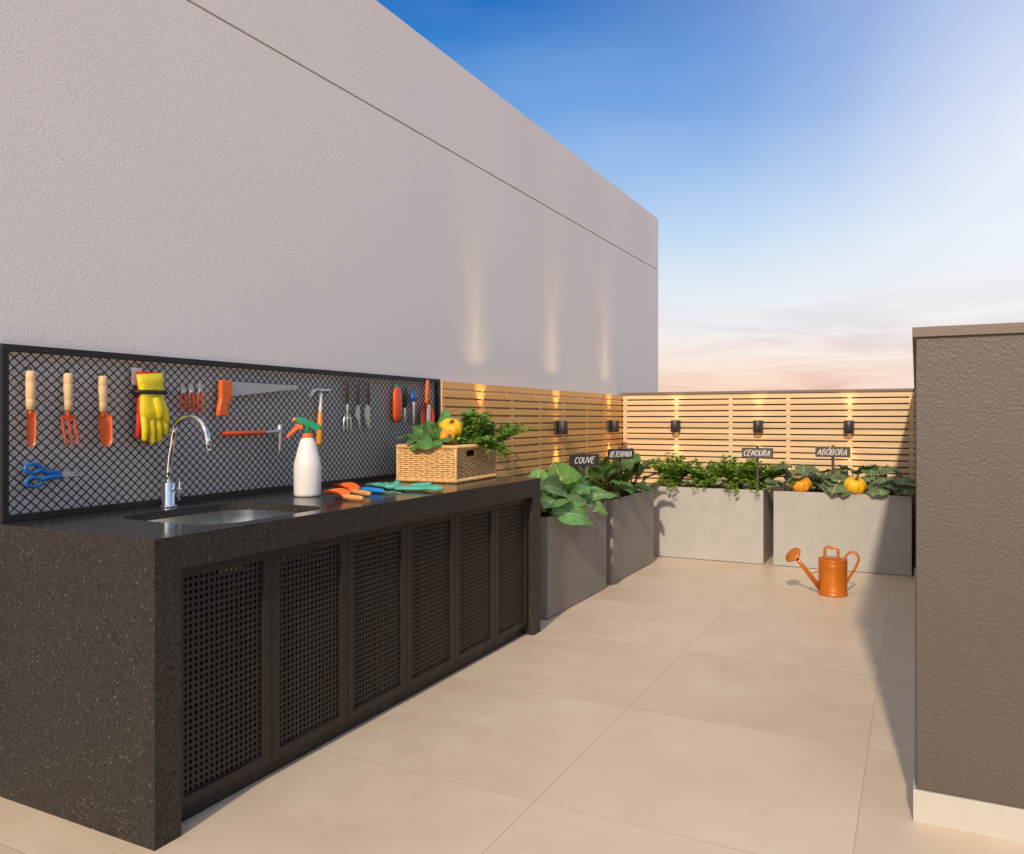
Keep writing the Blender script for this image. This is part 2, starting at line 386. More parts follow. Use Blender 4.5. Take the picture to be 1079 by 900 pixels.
# slatted timber fences: side (faces +X) and back (faces -Y)
PITCH = .0567; SH = .0440
tops = [1.487 - i * PITCH for i in range(26)]
sf = Thing('slat_fence', 'golden horizontal slat fence along the tall grey wall, end of it behind the basket', 'fence', (-2.72, 6.1, 0))
m = MB()
for t in tops: m.box(-2.722, -2.700, 4.358, 7.876, t - SH, t)
sf.part('slat_panel', m, 'slaty', bevel=.0015)
for y in (4.372, 4.90, 5.36, 5.866, 6.34, 6.885, 7.35):
    sf.part('batten', MB().box(-2.7385, -2.7025, y - .016, y + .016, .012, 1.481), 'batten')
bf = Thing('slat_fence', 'golden horizontal slat fence at the far end, in full sun under a brown cap', 'fence', (-1.35, 7.9, 0))
m = MB()
for t in tops: m.box(-2.697, .003, 7.880, 7.902, t - SH, t)
bf.part('slat_panel', m, 'slatx', bevel=.0015)
for x in (-2.672, -2.134, -1.601, -1.067, -.531, -.030):
    bf.part('batten', MB().box(x - .018, x + .018, 7.8825, 7.925, .012, 1.481), 'batten')

# ------------------------------------------------------------------ the counter
CX = -1.96; Y0, Y1 = 1.593, 4.252
ct = Thing('garden_counter', 'long black speckled granite counter with perforated cabinet doors and a steel sink', 'counter', (-2.33, 2.9, 0))
# countertop with the sink cut-out (one sheet with a rounded hole)
sx0, sx1, sy0, sy1, sr = -2.545, -2.035, 1.868, 2.488, .13
hole = []
for cx_, cy_, a0 in ((sx1 - sr, sy1 - sr, 0), (sx0 + sr, sy1 - sr, 90), (sx0 + sr, sy0 + sr, 180), (sx1 - sr, sy0 + sr, 270)):
    for k in range(9):
        a = R(a0 + k * 90 / 8); hole.append((cx_ + sr * math.cos(a), cy_ + sr * math.sin(a)))
nh = len(hole); hx, hy = (sx0 + sx1) / 2, (sy0 + sy1) / 2
outer = []
X0 = -2.738
for x, y in hole:      # push each rim point out to the slab's edge; corners map to corners
    dx, dy = x - hx, y - hy
    k = min(((CX if dx > 0 else X0) - hx) / dx if abs(dx) > 1e-6 else 1e9, ((2.9 if dy > 0 else Y0) - hy) / dy if abs(dy) > 1e-6 else 1e9)
    outer.append((hx + dx * k, hy + dy * k))
m = MB()
ZT, ZB = .9, .798
vs = [(x, y, ZT) for x, y in hole] + [(x, y, ZT) for x, y in outer]
fs = [(i, (i + 1) % nh, nh + (i + 1) % nh, nh + i)[::-1] for i in range(nh)]
m.add(vs, fs)
def corner_fix(cx_, cy_):
    """fill the triangle between two successive outer points that straddle a slab corner"""
    best = None
    for i in range(nh):
        p, q = outer[i], outer[(i + 1) % nh]
        onp = (abs(p[0] - cx_) < 1e-5, abs(p[1] - cy_) < 1e-5); onq = (abs(q[0] - cx_) < 1e-5, abs(q[1] - cy_) < 1e-5)
        if (onp[0] and onq[1] and not onp[1] and not onq[0]) or (onp[1] and onq[0] and not onp[0] and not onq[1]):
            m.add([(*p, ZT), (cx_, cy_, ZT), (*q, ZT)], [(0, 1, 2)])
for c_ in ((CX, Y0), (CX, 2.9), (X0, Y0), (X0, 2.9)): corner_fix(*c_)
m.add([(X0, 2.9, ZT), (CX, 2.9, ZT), (CX, Y1, ZT), (X0, Y1, ZT)], [(0, 1, 2, 3)])
m.add([(x, y, ZT) for x, y in hole] + [(x, y, ZT - .030) for x, y in hole], [(i, (i + 1) % nh, nh + (i + 1) % nh, nh + i) for i in range(nh)])  # cut edge
m.add([(CX, Y0, ZB), (CX, Y1, ZB), (CX, Y1, ZT), (CX, Y0, ZT)], [(0, 1, 2, 3)])
m.add([(X0, Y0, ZB), (CX, Y0, ZB), (CX, Y0, ZT), (X0, Y0, ZT)], [(0, 1, 2, 3)])
m.add([(X0, Y1, ZB), (CX, Y1, ZB), (CX, Y1, ZT), (X0, Y1, ZT)], [(3, 2, 1, 0)])
m.add([(-2.03, Y0 + .05, ZB), (CX, Y0 + .05, ZB), (CX, Y1 - .05, ZB), (-2.03, Y1 - .05, ZB)], [(3, 2, 1, 0)])
ct.part('countertop', m, 'granite')
LT = .094
ct.part('side_panel', MB().box(X0, CX, Y0, Y0 + LT, 0, ZB), 'granite')
ct.part('side_panel', MB().box(X0, CX, Y1 - LT, Y1, 0, ZB), 'granite')
ct.part('plinth', MB().box(-2.2, -2.025, Y0 + LT, Y1 - LT, 0, .058), 'doormetal')
ct.part('interior_shade', MB().box(-2.10, -2.06, Y0 + LT, Y1 - LT, .058, .797), 'darkvoid')  # near-black board behind the holes, standing in for the cabinet's unlit inside
# steel bowl under the cut-out
m = MB(); rings = [(1.012, ZT - .0305), (1.012, ZT - .05), (1.0, ZT - .16), (.9, ZT - .195), (.12, ZT - .20)]
vs = [(hx + (x - hx) * k, hy + (y - hy) * k, z_) for k, z_ in rings for x, y in hole]
fs = [(r * nh + i, r * nh + (i + 1) % nh, (r + 1) * nh + (i + 1) % nh, (r + 1) * nh + i) for r in range(len(rings) - 1) for i in range(nh)]
m.add(vs, fs + [tuple(range((len(rings) - 1) * nh, len(rings) * nh))], None, True)
snk = ct.part('sink', m, 'steel')
ct.part('drain', MB().lathe([(.045, 0), (.045, .004), (.02, .006), (.001, .006)], (hx, hy, ZT - .199), 20), 'chrome', snk)
# six doors: a frame and a perforated sheet each
XD = -1.992; DW = (Y1 - Y0 - 2 * LT) / 6; ZD0, ZD1 = .060, .795; ST = .038
def door(y0):
    a, b = y0 + .002, y0 + DW - .002
    f = MB(); f.box(XD - .022, XD, a, a + ST, ZD0, ZD1); f.box(XD - .022, XD, b - ST, b, ZD0, ZD1)
    f.box(XD - .022, XD - .0006, a + ST, b - ST, ZD0, ZD0 + .032); f.box(XD - .022, XD - .0006, a + ST, b - ST, ZD1 - .030, ZD1)
    d = ct.part('door', f, 'doormetal', bevel=.0012)
    s = MB(); ya, yb, za, zb = a + ST, b - ST, ZD0 + .032, ZD1 - .030
    nx, nz_ = 16, 32; px_, pz = (yb - ya) / nx, (zb - za) / nz_; x = XD - .0095; K = 8
    for i in range(nx):
        for j in range(nz_):
            cy_, cz = ya + px_ * (i + .5), za + pz * (j + .5); rr = .0069
            vs = []
            for k in range(K):
                t = R(45 * k)
                c_, s_ = math.cos(t), math.sin(t); e = 1 / max(abs(c_), abs(s_))
                vs.append((x, cy_ + px_ / 2 * c_ * e, cz + pz / 2 * s_ * e))
            for k in range(K):
                t = R(45 * k); vs.append((x, cy_ + rr * math.cos(t), cz + rr * math.sin(t)))
            for k in range(K):
                t = R(45 * k); vs.append((x - .004, cy_ + rr * math.cos(t), cz + rr * math.sin(t)))
            s.add(vs, [(k, (k + 1) % K, K + (k + 1) % K, K + k) for k in range(K)] + [(K + k, K + (k + 1) % K, 2 * K + (k + 1) % K, 2 * K + k) for k in range(K)])
    ct.part('perforated_sheet', s, 'doormetal', d)
    return d
d0 = door(Y0 + LT)
for i in range(1, 6):
    d = copy_tree(d0, ct.o); d.location = (0, i * DW, 0)

# tap
fx_, fy_ = -2.638, 2.208
tp = Thing('gooseneck_tap', 'tall chrome gooseneck tap standing behind the sink', 'tap', (fx_, fy_, .9))
tp.part('base', MB().lathe([(.034, 0), (.034, .005), (.026, .007), (.0245, .01), (.0245, .092), (.022, .096), (.008, .096)], (fx_, fy_, .9004), 28), 'chrome')
pts = [(fx_, fy_, .985), (fx_ - .001, fy_, 1.04)]
pts += [(fx_ + .008, fy_, 1.10), (fx_ + .022, fy_, 1.16)]
ccx, ccz, rr = fx_ + .118, 1.158, .096
for k in range(13):
    a = R(165 - k * 160 / 12); pts.append((ccx + rr * math.cos(a), fy_, ccz + rr * math.sin(a)))
pts.append((ccx + .1, fy_, 1.125))
tp.part('spout', MB().tube(pts, .0112, 14, round_end=False), 'chrome')
lv = MB().tube([(fx_ + .02, fy_ + .004, .972), (fx_ + .055, fy_ + .012, .972)], .006, 10)
lv.tube([(fx_ + .05, fy_ + .0105, .93), (fx_ + .05, fy_ + .0105, 1.0)], .004, 8)
lv.tube([(fx_ + .035, fy_ + .03, .972), (fx_ + .065, fy_ - .012, .972)], .004, 8)
tp.part('lever', lv, 'chrome')

# ------------------------------------------------------------------ wire panel on the wall
PX = -2.712
wp = Thing('wire_panel', 'black framed diamond wire panel standing on the back of the counter', 'tool panel', (PX, 2.97, .9))
PY0, PY1, PZ0, PZ1 = 1.605, 4.347, .9005, 1.499
FW = .024
m = MB(); m.box(PX - .022, PX + .004, PY0, PY1, PZ1 - FW, PZ1); m.box(PX - .022, PX + .004, PY0, PY1, PZ0, PZ0 + FW)
m.box(PX - .022, PX + .0034, PY0, PY0 + FW, PZ0 + FW, PZ1 - FW); m.box(PX - .022, PX + .0034, PY1 - FW, PY1, PZ0 + FW, PZ1 - FW)
wp.part('frame', m, 'blackmetal', bevel=.0015)
m = MB(); sy, sz = .0375, .034; sl = sz / sy
a0, a1, b0, b1_ = PY0 + FW, PY1 - FW, PZ0 + FW, PZ1 - FW
for sgn in (1, -1):
    k = -40
    while True:
        # line: z = zc + sgn*sl*(y - (a0 + k*sy))
        yk = a0 + k * sy; k += 1
        if sgn > 0: ya, za = yk, b0
        else: ya, za = yk, b1_
        yb = yk + (b1_ - b0) / sl; zb = b1_ if sgn > 0 else b0
        if ya > a1: break
        if yb < a0: continue
        p, q = [ya, za], [yb, zb]
        if p[0] < a0: p[1] += sgn * sl * (a0 - p[0]); p[0] = a0
        if q[0] > a1: q[1] -= sgn * sl * (q[0] - a1); q[0] = a1
        if q[0] - p[0] < .004: continue
        xo = PX - .006 - (.0022 if sgn > 0 else 0)
        m.bar((xo, p[0], p[1]), (xo, q[0], q[1]), .0039, .0025, (1, 0, 0))
wp.part('wire_mesh', m, 'blackmetal')

# ------------------------------------------------------------------ tools on the panel; TX is their back plane
TX = PX - .003
PL = dict(a=(0, 1, 0), b=(0, 0, 1), c=(1, 0, 0))
def pr(mb, pts, y, z_, t0, t1): return mb.prism(pts, (TX, y, z_), PL['a'], PL['b'], PL['c'], t0, t1)
def hand_tool(name, label, y, zt, kind):
    t = Thing(name, label, 'garden tool', (TX + .02, y, zt - .26), 'wooden handled hand tools on the panel')
    xx = TX + .024
    h = MB().lathe([(.006, -.134), (.0135, -.132), (.0150, -.10), (.0142, -.098), (.0142, -.096), (.0152, -.094), (.0155, -.04), (.0146, -.038), (.0146, -.036), (.0155, -.034), (.0150, -.004), (.011, 0), (.002, .001)], (xx, y, zt), 18)
    t.part('handle', h, 'handle')
    k = MB().tube([(xx - .012, y - .007, zt + .001), (xx - .008, y - .007, zt + .008), (xx, y, zt + .011), (xx - .008, y + .007, zt + .008), (xx - .012, y + .007, zt + .001)], .0022, 6)
    t.part('hanging_loop', k, 'strap')
    b = MB(); zb = zt - .134
    if kind == 'weeder' or kind == 'trowel':
        wd = .0165 if kind == 'weeder' else .029; ln = .122
        rows = []; n = 10
        for i in range(n + 1):
            s_ = i / n; ww = wd * (1 - .12 * s_) if s_ < .72 else wd * .894 * math.sqrt(max(.001, 1 - ((s_ - .72) / .285) ** 2))
            if s_ < .05 and kind == 'trowel': ww *= .8
            for j in range(9):
                q = j / 8 * 2 - 1
                rows.append((xx - .004 + (q * q) * wd * .55 + (.004 if abs(q) < .2 and kind == 'trowel' else 0), y + q * ww + (s_ * .008 if kind == 'trowel' else 0), zb - .006 - s_ * ln))
        b.add(rows, [(i * 9 + j, i * 9 + j + 1, (i + 1) * 9 + j + 1, (i + 1) * 9 + j) for i in range(n) for j in range(8)], None, True)
        b.tube([(xx, y, zb + .003), (xx - .003, y, zb - .02)], .006, 8)
    else:
        b.tube([(xx, y, zb + .003), (xx, y, zb - .02)], .006, 8)
        b.box(xx - .004, xx + .004, y - .026, y + .026, zb - .030, zb - .016)
        for q in (-1, 0, 1):
            b.tube([(xx, y + q * .022, zb - .024), (xx + .002, y + q * .023 + .006, zb - .075), (xx + .006, y + q * .024 + .014, zb - .122)], [.0055, .005, .0028], 8, flat=(1, 0, 0), fl=.6)
    t.part('blade' if kind != 'fork' else 'prongs', b, 'redorange' if kind == 'fork' else 'orange')
    return t
hand_tool('hand_weeder', 'hand weeder with wooden handle and narrow orange blade, left end of the panel', 1.690, 1.412, 'weeder')
hand_tool('hand_fork', 'three pronged orange hand fork with wooden handle hanging on the panel', 1.825, 1.410, 'fork')
hand_tool('hand_trowel', 'wide orange hand trowel with wooden handle, between fork and yellow gloves', 1.961, 1.407, 'trowel')

# scissors
t = Thing('scissors', 'blue handled scissors lying sideways on the wire panel', 'scissors', (TX + .01, 1.78, 1.05))
yz = lambda y, z_, x=TX + .014: (x, y, z_)
for s_, rx in ((1, 0), (-1, .004)):
    m = MB(); ring = []
    for k in range(17):
        a = 2 * math.pi * k / 16; ring.append((TX + .012 + rx, 1.705 + .027 * math.cos(a), 1.054 + s_ * .0235 + .0155 * math.sin(a)))
    m.tube(ring, .0068, 8, round_end=False)
    m.tube([(TX + .012 + rx, 1.73, 1.054 + s_ * .017), (TX + .012 + rx, 1.755, 1.052 + s_ * .010), (TX + .012 + rx, 1.80, 1.051 + s_ * .006)], [.008, .010, .009], 8, flat=(1, 0, 0), fl=.6)
    t.part('handle', m, 'blue')
    m = MB(); pr(m, [(-.0, -.006), (.05, -.004), (.10, .0), (.05, .005), (0, .007)] if s_ > 0 else [(-.0, -.007), (.05, -.005), (.098, -.002), (.05, .003), (0, .005)], 1.792, 1.051 + s_ * .004, .010 + rx, .0125 + rx)
    t.part('blade', m, 'sawsteel')

# glove: a cuff and palm, four fingers and a thumb, along direction d (fingers), s (across), n (thickness)
def glove(mb, o, d, s, n, size=1., cuff=.07, spread=.1, thumb=1, thick=1., curl=.0, tsp=1., fl_=None):
    o, d, s, n = V(o), V(d).normalized(), V(s).normalized(), V(n).normalized(); k = size
    prof_ = [(-cuff, .052), (-cuff * .6, .050), (-.005, .044), (.02, .047), (.05, .051), (.075, .050), (.088, .043)]
    vs = []; NS = 16
    for i, (a, hw) in enumerate(prof_):
        for q in range(NS):
            t = 2 * math.pi * q / NS; c_, s_ = math.cos(t), math.sin(t)
            vs.append(o + d * a * k + s * hw * k * math.copysign(abs(c_) ** .7, c_) + n * .016 * k * thick * math.copysign(abs(s_) ** .8, s_) * (.35 if i == len(prof_) - 1 else 1))
    mm = len(prof_)
    mb.add(vs, [(i * NS + q, i * NS + (q + 1) % NS, (i + 1) * NS + (q + 1) % NS, (i + 1) * NS + q) for i in range(mm - 1) for q in range(NS)] + [tuple(range(NS))[::-1], tuple(range((mm - 1) * NS, mm * NS))], None, True)
    for q, ln in ((-1.5, .072), (-.5, .086), (.5, .082), (1.5, .062)):
        b = o + d * .072 * k + s * q * .0255 * k; e = b + d * ln * k + s * q * spread * .1 * k - n * curl
        mid_ = (b + e) / 2 + n * .004 * k
        mb.tube([b, mid_, e], [.0135 * k, .0128 * k, .0105 * k], 8, flat=n, fl=.85 * thick)
    b = o + d * .015 * k + s * thumb * .036 * k * (.4 + .6 * tsp) + n * .006; e = o + d * .085 * k + s * thumb * (.036 + .028 * tsp) * k + n * .014 * k
    mb.tube([b, (b + e) / 2 + s * thumb * .008 * k, e], [.019 * k, .0155 * k, .012 * k], 8, flat=n, fl=.8)
    return mb
t = Thing('work_gloves', 'pair of yellow and red work gloves strapped together, hanging on the panel', 'gloves', (TX + .03, 2.17, 1.15))
g = MB(); glove(g, (TX + .021, 2.166, 1.345), (0, -.02, -1), (0, 1, -.02), (1, 0, 0), 1.15, .075, .04, -1, 1, 0, .1)
t.part('back_glove', g, 'red', label='red glove behind the yellow one')
g = MB(); glove(g, (TX + .046, 2.156, 1.340), (0, .10, -1), (0, 1, .10), (1, 0, 0), 1.14, .074, .03, 1, 1., 0, .15)
g.tube([(TX + .060, 2.167, 1.325), (TX + .068, 2.175, 1.29), (TX + .066, 2.178, 1.262)], [.022, .019, .014], 9, flat=(1, 0, 0), fl=.6)
t.part('front_glove', g, 'yellow', label='yellow glove in front')
m = MB(); m.tube([(TX + .033 + .036 * math.cos(a), 2.160 + .068 * math.sin(a), 1.352) for a in [R(15 * k) for k in range(25)]], .0085, 6, flat=(0, 0, 1), fl=1.0, round_end=False)
t.part('strap', m, 'strap')
t.part('hang_card', MB().box(TX + .003, TX + .0055, 2.10, 2.145, 1.38, 1.447), 'card')

# three small pliers, jaws up
def pliers(y, zt, ln, label):
    t = Thing('small_pliers', label, 'pliers', (TX + .012, y, zt - ln), 'red handled pliers on the panel')
    m = MB(); j = ln * .34
    for s_ in (1, -1):
        pr(m, [(0, -j), (s_ * .010, -j), (s_ * .011, -j * .6), (s_ * .002, 0), (s_ * .0004, 0), (s_ * .001, -j * .6)][::s_], y, zt, .006, .014)
    m.lathe([(.009, 0), (.009, .012), (.001, .012)], (TX + .004, y, zt - j * .92), 14, axis=(1, 0, 0))
    t.part('jaws', m, 'toolsteel')
    for s_ in (1, -1):
        m = MB().tube([(TX + .010, y + s_ * .005, zt - j), (TX + .010, y + s_ * .0125, zt - ln * .55), (TX + .010, y + s_ * .010, zt - ln)], [.0045, .0052, .0046], 8)
        t.part('handle', m, 'redorange')
pliers(2.336, 1.388, .098, 'smallest red handled pliers of three, beside the yellow gloves')
pliers(2.378, 1.396, .112, 'red handled pliers in the middle of the three small pliers')
pliers(2.424, 1.407, .132, 'longest red handled pliers of three, nearest the orange saw')

# hand saw
t = Thing('hand_saw', 'hand saw with angular orange handle and long grey blade', 'saw', (TX + .012, 2.7, 1.27))
m = MB(); bl = [(0, 0), (.0, -.066)]
nt_ = 60
for k in range(nt_ + 1):
    s_ = k / nt_; bl.append((.002 + s_ * .438, -.066 + s_ * .047 + (.0025 if k % 2 else 0)))
bl += [(.445, -.004), (.43, 0)]
pr(m, bl[::-1], 2.585, 1.411, .010, .0118); t.part('blade', m, 'sawsteel')
m = MB(); pr(m, [(-.025, .012), (.035, .012), (.036, -.062), (.012, -.098), (.014, -.143), (-.038, -.146), (-.040, -.12), (-.026, -.07)][::-1], 2.556, 1.405, .0, .024)
t.part('handle', m, 'orange', bevel=.005)

# claw hammer
t = Thing('claw_hammer', 'claw hammer with amber handle hanging head up beside the spray bottle', 'hammer', (TX + .015, 3.185, 1.12))
t.part('grip', MB().tube([(TX + .014, 3.177, 1.128), (TX + .014, 3.181, 1.20), (TX + .014, 3.186, 1.275)], [.017, .0155, .0125], 10), 'amber')
t.part('shaft', MB().tube([(TX + .014, 3.186, 1.272), (TX + .014, 3.190, 1.385)], .0085, 10), 'white')
m = MB().tube([(TX + .014, 3.188, 1.388), (TX + .014, 3.232, 1.392), (TX + .014, 3.242, 1.392)], [.012, .011, .017], 10)
for q in (-.006, .006): m.tube([(TX + .014 + q, 3.190, 1.392), (TX + .014 + q, 3.165, 1.398), (TX + .014 + q, 3.135, 1.388), (TX + .014 + q, 3.112, 1.360)], [.009, .0075, .0055, .003], 8)
t.part('head', m, 'chrome')

# pick hammer, lying horizontally
t = Thing('pick_hammer', 'long red handled pick hammer hung sideways under the saw', 'hammer', (TX + .015, 2.72, 1.1))
t.part('handle', MB().tube([(TX + .014, 2.543, 1.181), (TX + .014, 2.56, 1.182), (TX + .014, 2.66, 1.182), (TX + .014, 2.795, 1.184)], [.006, .0125, .0110, .0105], 10), 'redorange')
m = MB().tube([(TX + .014, 2.79, 1.184), (TX + .014, 2.855, 1.185), (TX + .014, 2.885, 1.19)], [.008, .0095, .012], 10)
m.tube([(TX + .014, 2.897, 1.212), (TX + .014, 2.893, 1.185), (TX + .014, 2.899, 1.15), (TX + .014, 2.895, 1.11), (TX + .014, 2.892, 1.078)], [.011, .013, .010, .007, .002], 10)
t.part('head', m, 'toolsteel')

# carving fork and two knives with dark grips
def cutlery(name, label, y, kind):
    t = Thing(name, label, 'knife' if kind != 'fork' else 'fork', (TX + .012, y, 1.19), 'dark handled blades on the panel')
    g = MB().tube([(TX + .012, y - .004, 1.445), (TX + .012, y - .002, 1.40), (TX + .012, y, 1.328)], [.011, .0135, .010], 8, flat=(1, 0, 0), fl=.6)
    t.part('grip', g, 'darkgrip')
    m = MB()
    if kind == 'fork':
        m.tube([(TX + .012, y, 1.33), (TX + .012, y, 1.265)], .0065, 8)
        pr(m, [(-.028, -.012), (.028, -.012), (.018, .008), (-.018, .008)], y, 1.262, .009, .014)
        for q in (-1, 0, 1): m.tube([(TX + .012, y + q * .024, 1.254), (TX + .012, y + q * .031, 1.225), (TX + .014, y + q * .030, 1.180)], [.006, .0052, .0028], 6)
    elif kind == 'boning':
        pr(m, [(-.005, .0), (.012, .0), (.018, -.06), (.022, -.158), (.012, -.140), (.003, -.105), (-.024, -.078), (-.030, -.062), (-.010, -.03)][::-1], y, 1.335, .010, .013)
    else:
        pr(m, [(-.008, .0), (.012, .0), (.015, -.06), (.015, -.152), (-.010, -.125), (-.034, -.068), (-.033, -.04), (-.014, -.012)][::-1], y, 1.335, .010, .013)
    t.part('prongs' if kind == 'fork' else 'blade', m, 'toolsteel')
cutlery('carving_fork', 'dark handled fork with splayed prongs, left of two hanging knives', 3.405, 'fork')
cutlery('kitchen_knife', 'dark handled narrow knife hanging between the fork and the broad knife', 3.497, 'boning')
cutlery('kitchen_knife', 'dark handled broad bladed knife, right of the narrow knife on the panel', 3.588, 'broad')

# small tools at the right end of the panel
t = Thing('folding_knife', 'closed red orange folding knife hung upright near the panel right end', 'knife', (TX + .015, 3.862, 1.24))
m = MB().tube([(TX + .015, 3.862, 1.268), (TX + .015, 3.862, 1.33), (TX + .015, 3.862, 1.392)], .041, 12, flat=(1, 0, 0), fl=.4); t.part('body', m, 'redorange')
m = MB()
for q in (-.016, .0, .016): m.tube([(TX + .028, 3.862 + q, 1.27), (TX + .0295, 3.862 + q, 1.33), (TX + .028, 3.862 + q, 1.39)], .0022, 6)
t.part('ribs', m, 'orange'); t.part('hang_tag', MB().tube([(TX + .012, 3.858, 1.425), (TX + .012, 3.858, 1.437)], .017, 8, flat=(1, 0, 0), fl=.3), 'green')
t = Thing('screwdriver', 'slim black handled screwdriver on the panel beside the red folding knife', 'screwdriver', (TX + .012, 3.945, 1.21))
t.part('handle', MB().tube([(TX + .014, 3.948, 1.42), (TX + .014, 3.945, 1.37), (TX + .014, 3.942, 1.325)], [.014, .019, .016], 8, flat=(1, 0, 0), fl=.6), 'strap')
m = MB().tube([(TX + .014, 3.942, 1.325), (TX + .014, 3.940, 1.225)], .0068, 8); m.tube([(TX + .014, 3.936, 1.32), (TX + .014, 3.930, 1.25)], .003, 6); t.part('shaft', m, 'toolsteel')
t = Thing('grafting_tool', 'small blue headed metal tool hanging beside the orange hand spade', 'garden tool', (TX + .012, 4.035, 1.22))
m = MB().lathe([(.001, -.006), (.030, -.006), (.033, 0), (.030, .006), (.001, .006)], (TX + .014, 4.035, 1.378), 16, ribs=5, amp=.12, axis=(1, 0, 0))
m.tube([(TX + .014, 4.02, 1.362), (TX + .014, 4.035, 1.345), (TX + .014, 4.05, 1.362)], .006, 8); m.tube([(TX + .014, 4.03, 1.40), (TX + .014, 4.04, 1.408)], .008, 8); t.part('handle', m, 'blue')
t.part('shaft', MB().tube([(TX + .014, 4.036, 1.35), (TX + .014, 4.036, 1.22)], [.013, .010], 8, flat=(1, 0, 0), fl=.5), 'toolsteel')
t = Thing('hand_spade', 'orange hand spade with pale centre strip at the right end of the panel', 'garden tool', (TX + .015, 4.168, 1.2))
t.part('handle', MB().tube([(TX + .018, 4.182, 1.478), (TX + .018, 4.178, 1.42), (TX + .018, 4.172, 1.345)], [.012, .019, .016], 10, flat=(1, 0, 0), fl=.6), 'orange')
m = MB(); rows = []
for i in range(8):
    s_ = i / 7; ww = .078 * math.sqrt(max(.02, min(1, s_ * 1.8 + .05)))
    for j in range(9):
        q = j / 8 * 2 - 1; rows.append((TX + .010 + q * q * .018, 4.165 + q * ww, 1.352 - s_ * .14))
m.add(rows, [(i * 9 + j, i * 9 + j + 1, (i + 1) * 9 + j + 1, (i + 1) * 9 + j) for i in range(7) for j in range(8)], None, True); t.part('blade', m, 'redorange')
t.part('strip', MB().bar((TX + .024, 4.185, 1.335), (TX + .020, 4.190, 1.235), .036, .004, (1, 0, 0)), 'white')

# ------------------------------------------------------------------ things on the counter
CT = .9003
bx, by = -2.440, 2.792
t = Thing('spray_bottle', 'white spray bottle with green head and orange trigger on the counter', 'bottle', (bx, by, CT))
t.part('body', MB().lathe([(.001, .004), (.052, 0), (.0580, .004), (.0600, .014), (.0608, .10), (.0604, .140), (.0575, .156), (.0515, .180), (.0440, .210), (.0365, .238), (.0300, .254), (.0255, .259), (.024, .262), (.002, .262)], (bx, by, CT), 40), 'white')
t.part('collar', MB().lathe([(.001, 0), (.0225, 0), (.0235, .003), (.0225, .022), (.015, .024), (.001, .024)], (bx, by, CT + .259), 24, ribs=20, amp=.02), 'orange')
hd = V((-.88, -.47, 0)).normalized(); sdv = V((-hd.y, hd.x, 0))
z0 = CT + .282
m = MB().tube([(bx, by, z0), (bx, by, z0 + .035)], [.0125, .0115], 12, round_end=False)
out = [(-.062, .016), (-.066, .028), (-.03, .050), (.012, .069), (.040, .075), (.052, .066), (.050, .048), (.015, .036), (-.012, .024), (-.03, .014)]
m.prism(out, (bx, by, z0), hd, (0, 0, 1), sdv, -.014, .014)
t.part('spray_head', m, 'green', bevel=.004)
m = MB().tube([V((bx, by, z0 + .062)) + hd * .050, V((bx, by, z0 + .060)) + hd * .066], [.011, .0095], 10, round_end=False); t.part('nozzle', m, 'amber')
m = MB(); m.prism([(.018, .036), (.046, .046), (.056, .030), (.088, -.004), (.096, -.020), (.088, -.022), (.066, -.002), (.040, .018), (.020, .020)], (bx, by, z0), hd, (0, 0, 1), sdv, -.008, .008)
t.part('trigger', m, 'orange', bevel=.002)

def lying_trowel(label, p_handle, p_tip, lift, n=0):
    a, b = V(p_handle), V(p_tip); d = (b - a).normalized(); ln = (b - a).length; s = V((-d.y, d.x, 0))
    t = Thing('hand_trowel', label, 'garden tool', (a.x, a.y, CT), 'orange hand trowels lying on the counter')
    t.part('handle', MB().tube([a + V((0, 0, .013)), a + d * .05 + V((0, 0, .014)), a + d * ln * .48 + V((0, 0, .016))], [.0105, .013, .010], 10), 'handle_lying')
    m = MB(); rows = []; o = a + d * ln * .46
    for i in range(9):
        s_ = i / 8; ww = .045 * (.75 + .25 * min(1, s_ * 3)) if s_ < .6 else .045 * math.sqrt(max(.003, 1 - ((s_ - .6) / .41) ** 2))
        for j in range(9):
            q = j / 8 * 2 - 1; rows.append(o + d * s_ * ln * .54 + s * q * ww + V((0, 0,     .010 + q * q * .024 + lift * math.sin(s_ * 2.6))))
    m.add(rows, [(i * 9 + j, i * 9 + j + 1, (i + 1) * 9 + j + 1, (i + 1) * 9 + j) for i in range(8) for j in range(8)], None, True)
    t.part('blade', m, 'orange')
lying_trowel('orange trowel with tan wooden handle on the counter, nearest its front edge', onZ(381, 528.5, CT), onZ(344, 526, CT), .012)
lying_trowel('orange trowel lying behind the front one, its handle towards the blue tool', onZ(389, 523.5, CT), onZ(358, 519.5, CT) + V((-.02, .0, 0)), .016)
a, b = onZ(381, 519.0, CT), onZ(422, 521.5, CT); d = (b - a).normalized()
t = Thing('pruning_knife', 'blue handled tool with steel blade lying on the counter by the teal gloves', 'garden tool', (a.x, a.y, CT))
up_ = V((0, 0, 1)); ln = (b - a).length; sv_ = V((-d.y, d.x, 0))
t.part('handle', MB().tube([a + up_ * .013, a + d * .04 + up_ * .014, a + d * ln * .55 + up_ * .013], [.011, .0145, .010], 10), 'bluet')
m = MB(); m.prism([(ln * .5, -.009), (ln * .95, -.004), (ln, .004), (ln * .9, .009), (ln * .5, .009)], a, d, sv_, up_, .008, .011); t.part('blade', m, 'toolsteel')
m = MB().tube([a + d * .02 + sv_ * .03 + up_ * .010, a + d * ln * .3 + sv_ * .034 + up_ * .010, a + d * ln * .5 + sv_ * .018 + up_ * .011], [.008, .010, .007], 10); t.part('lever', m, 'blue')

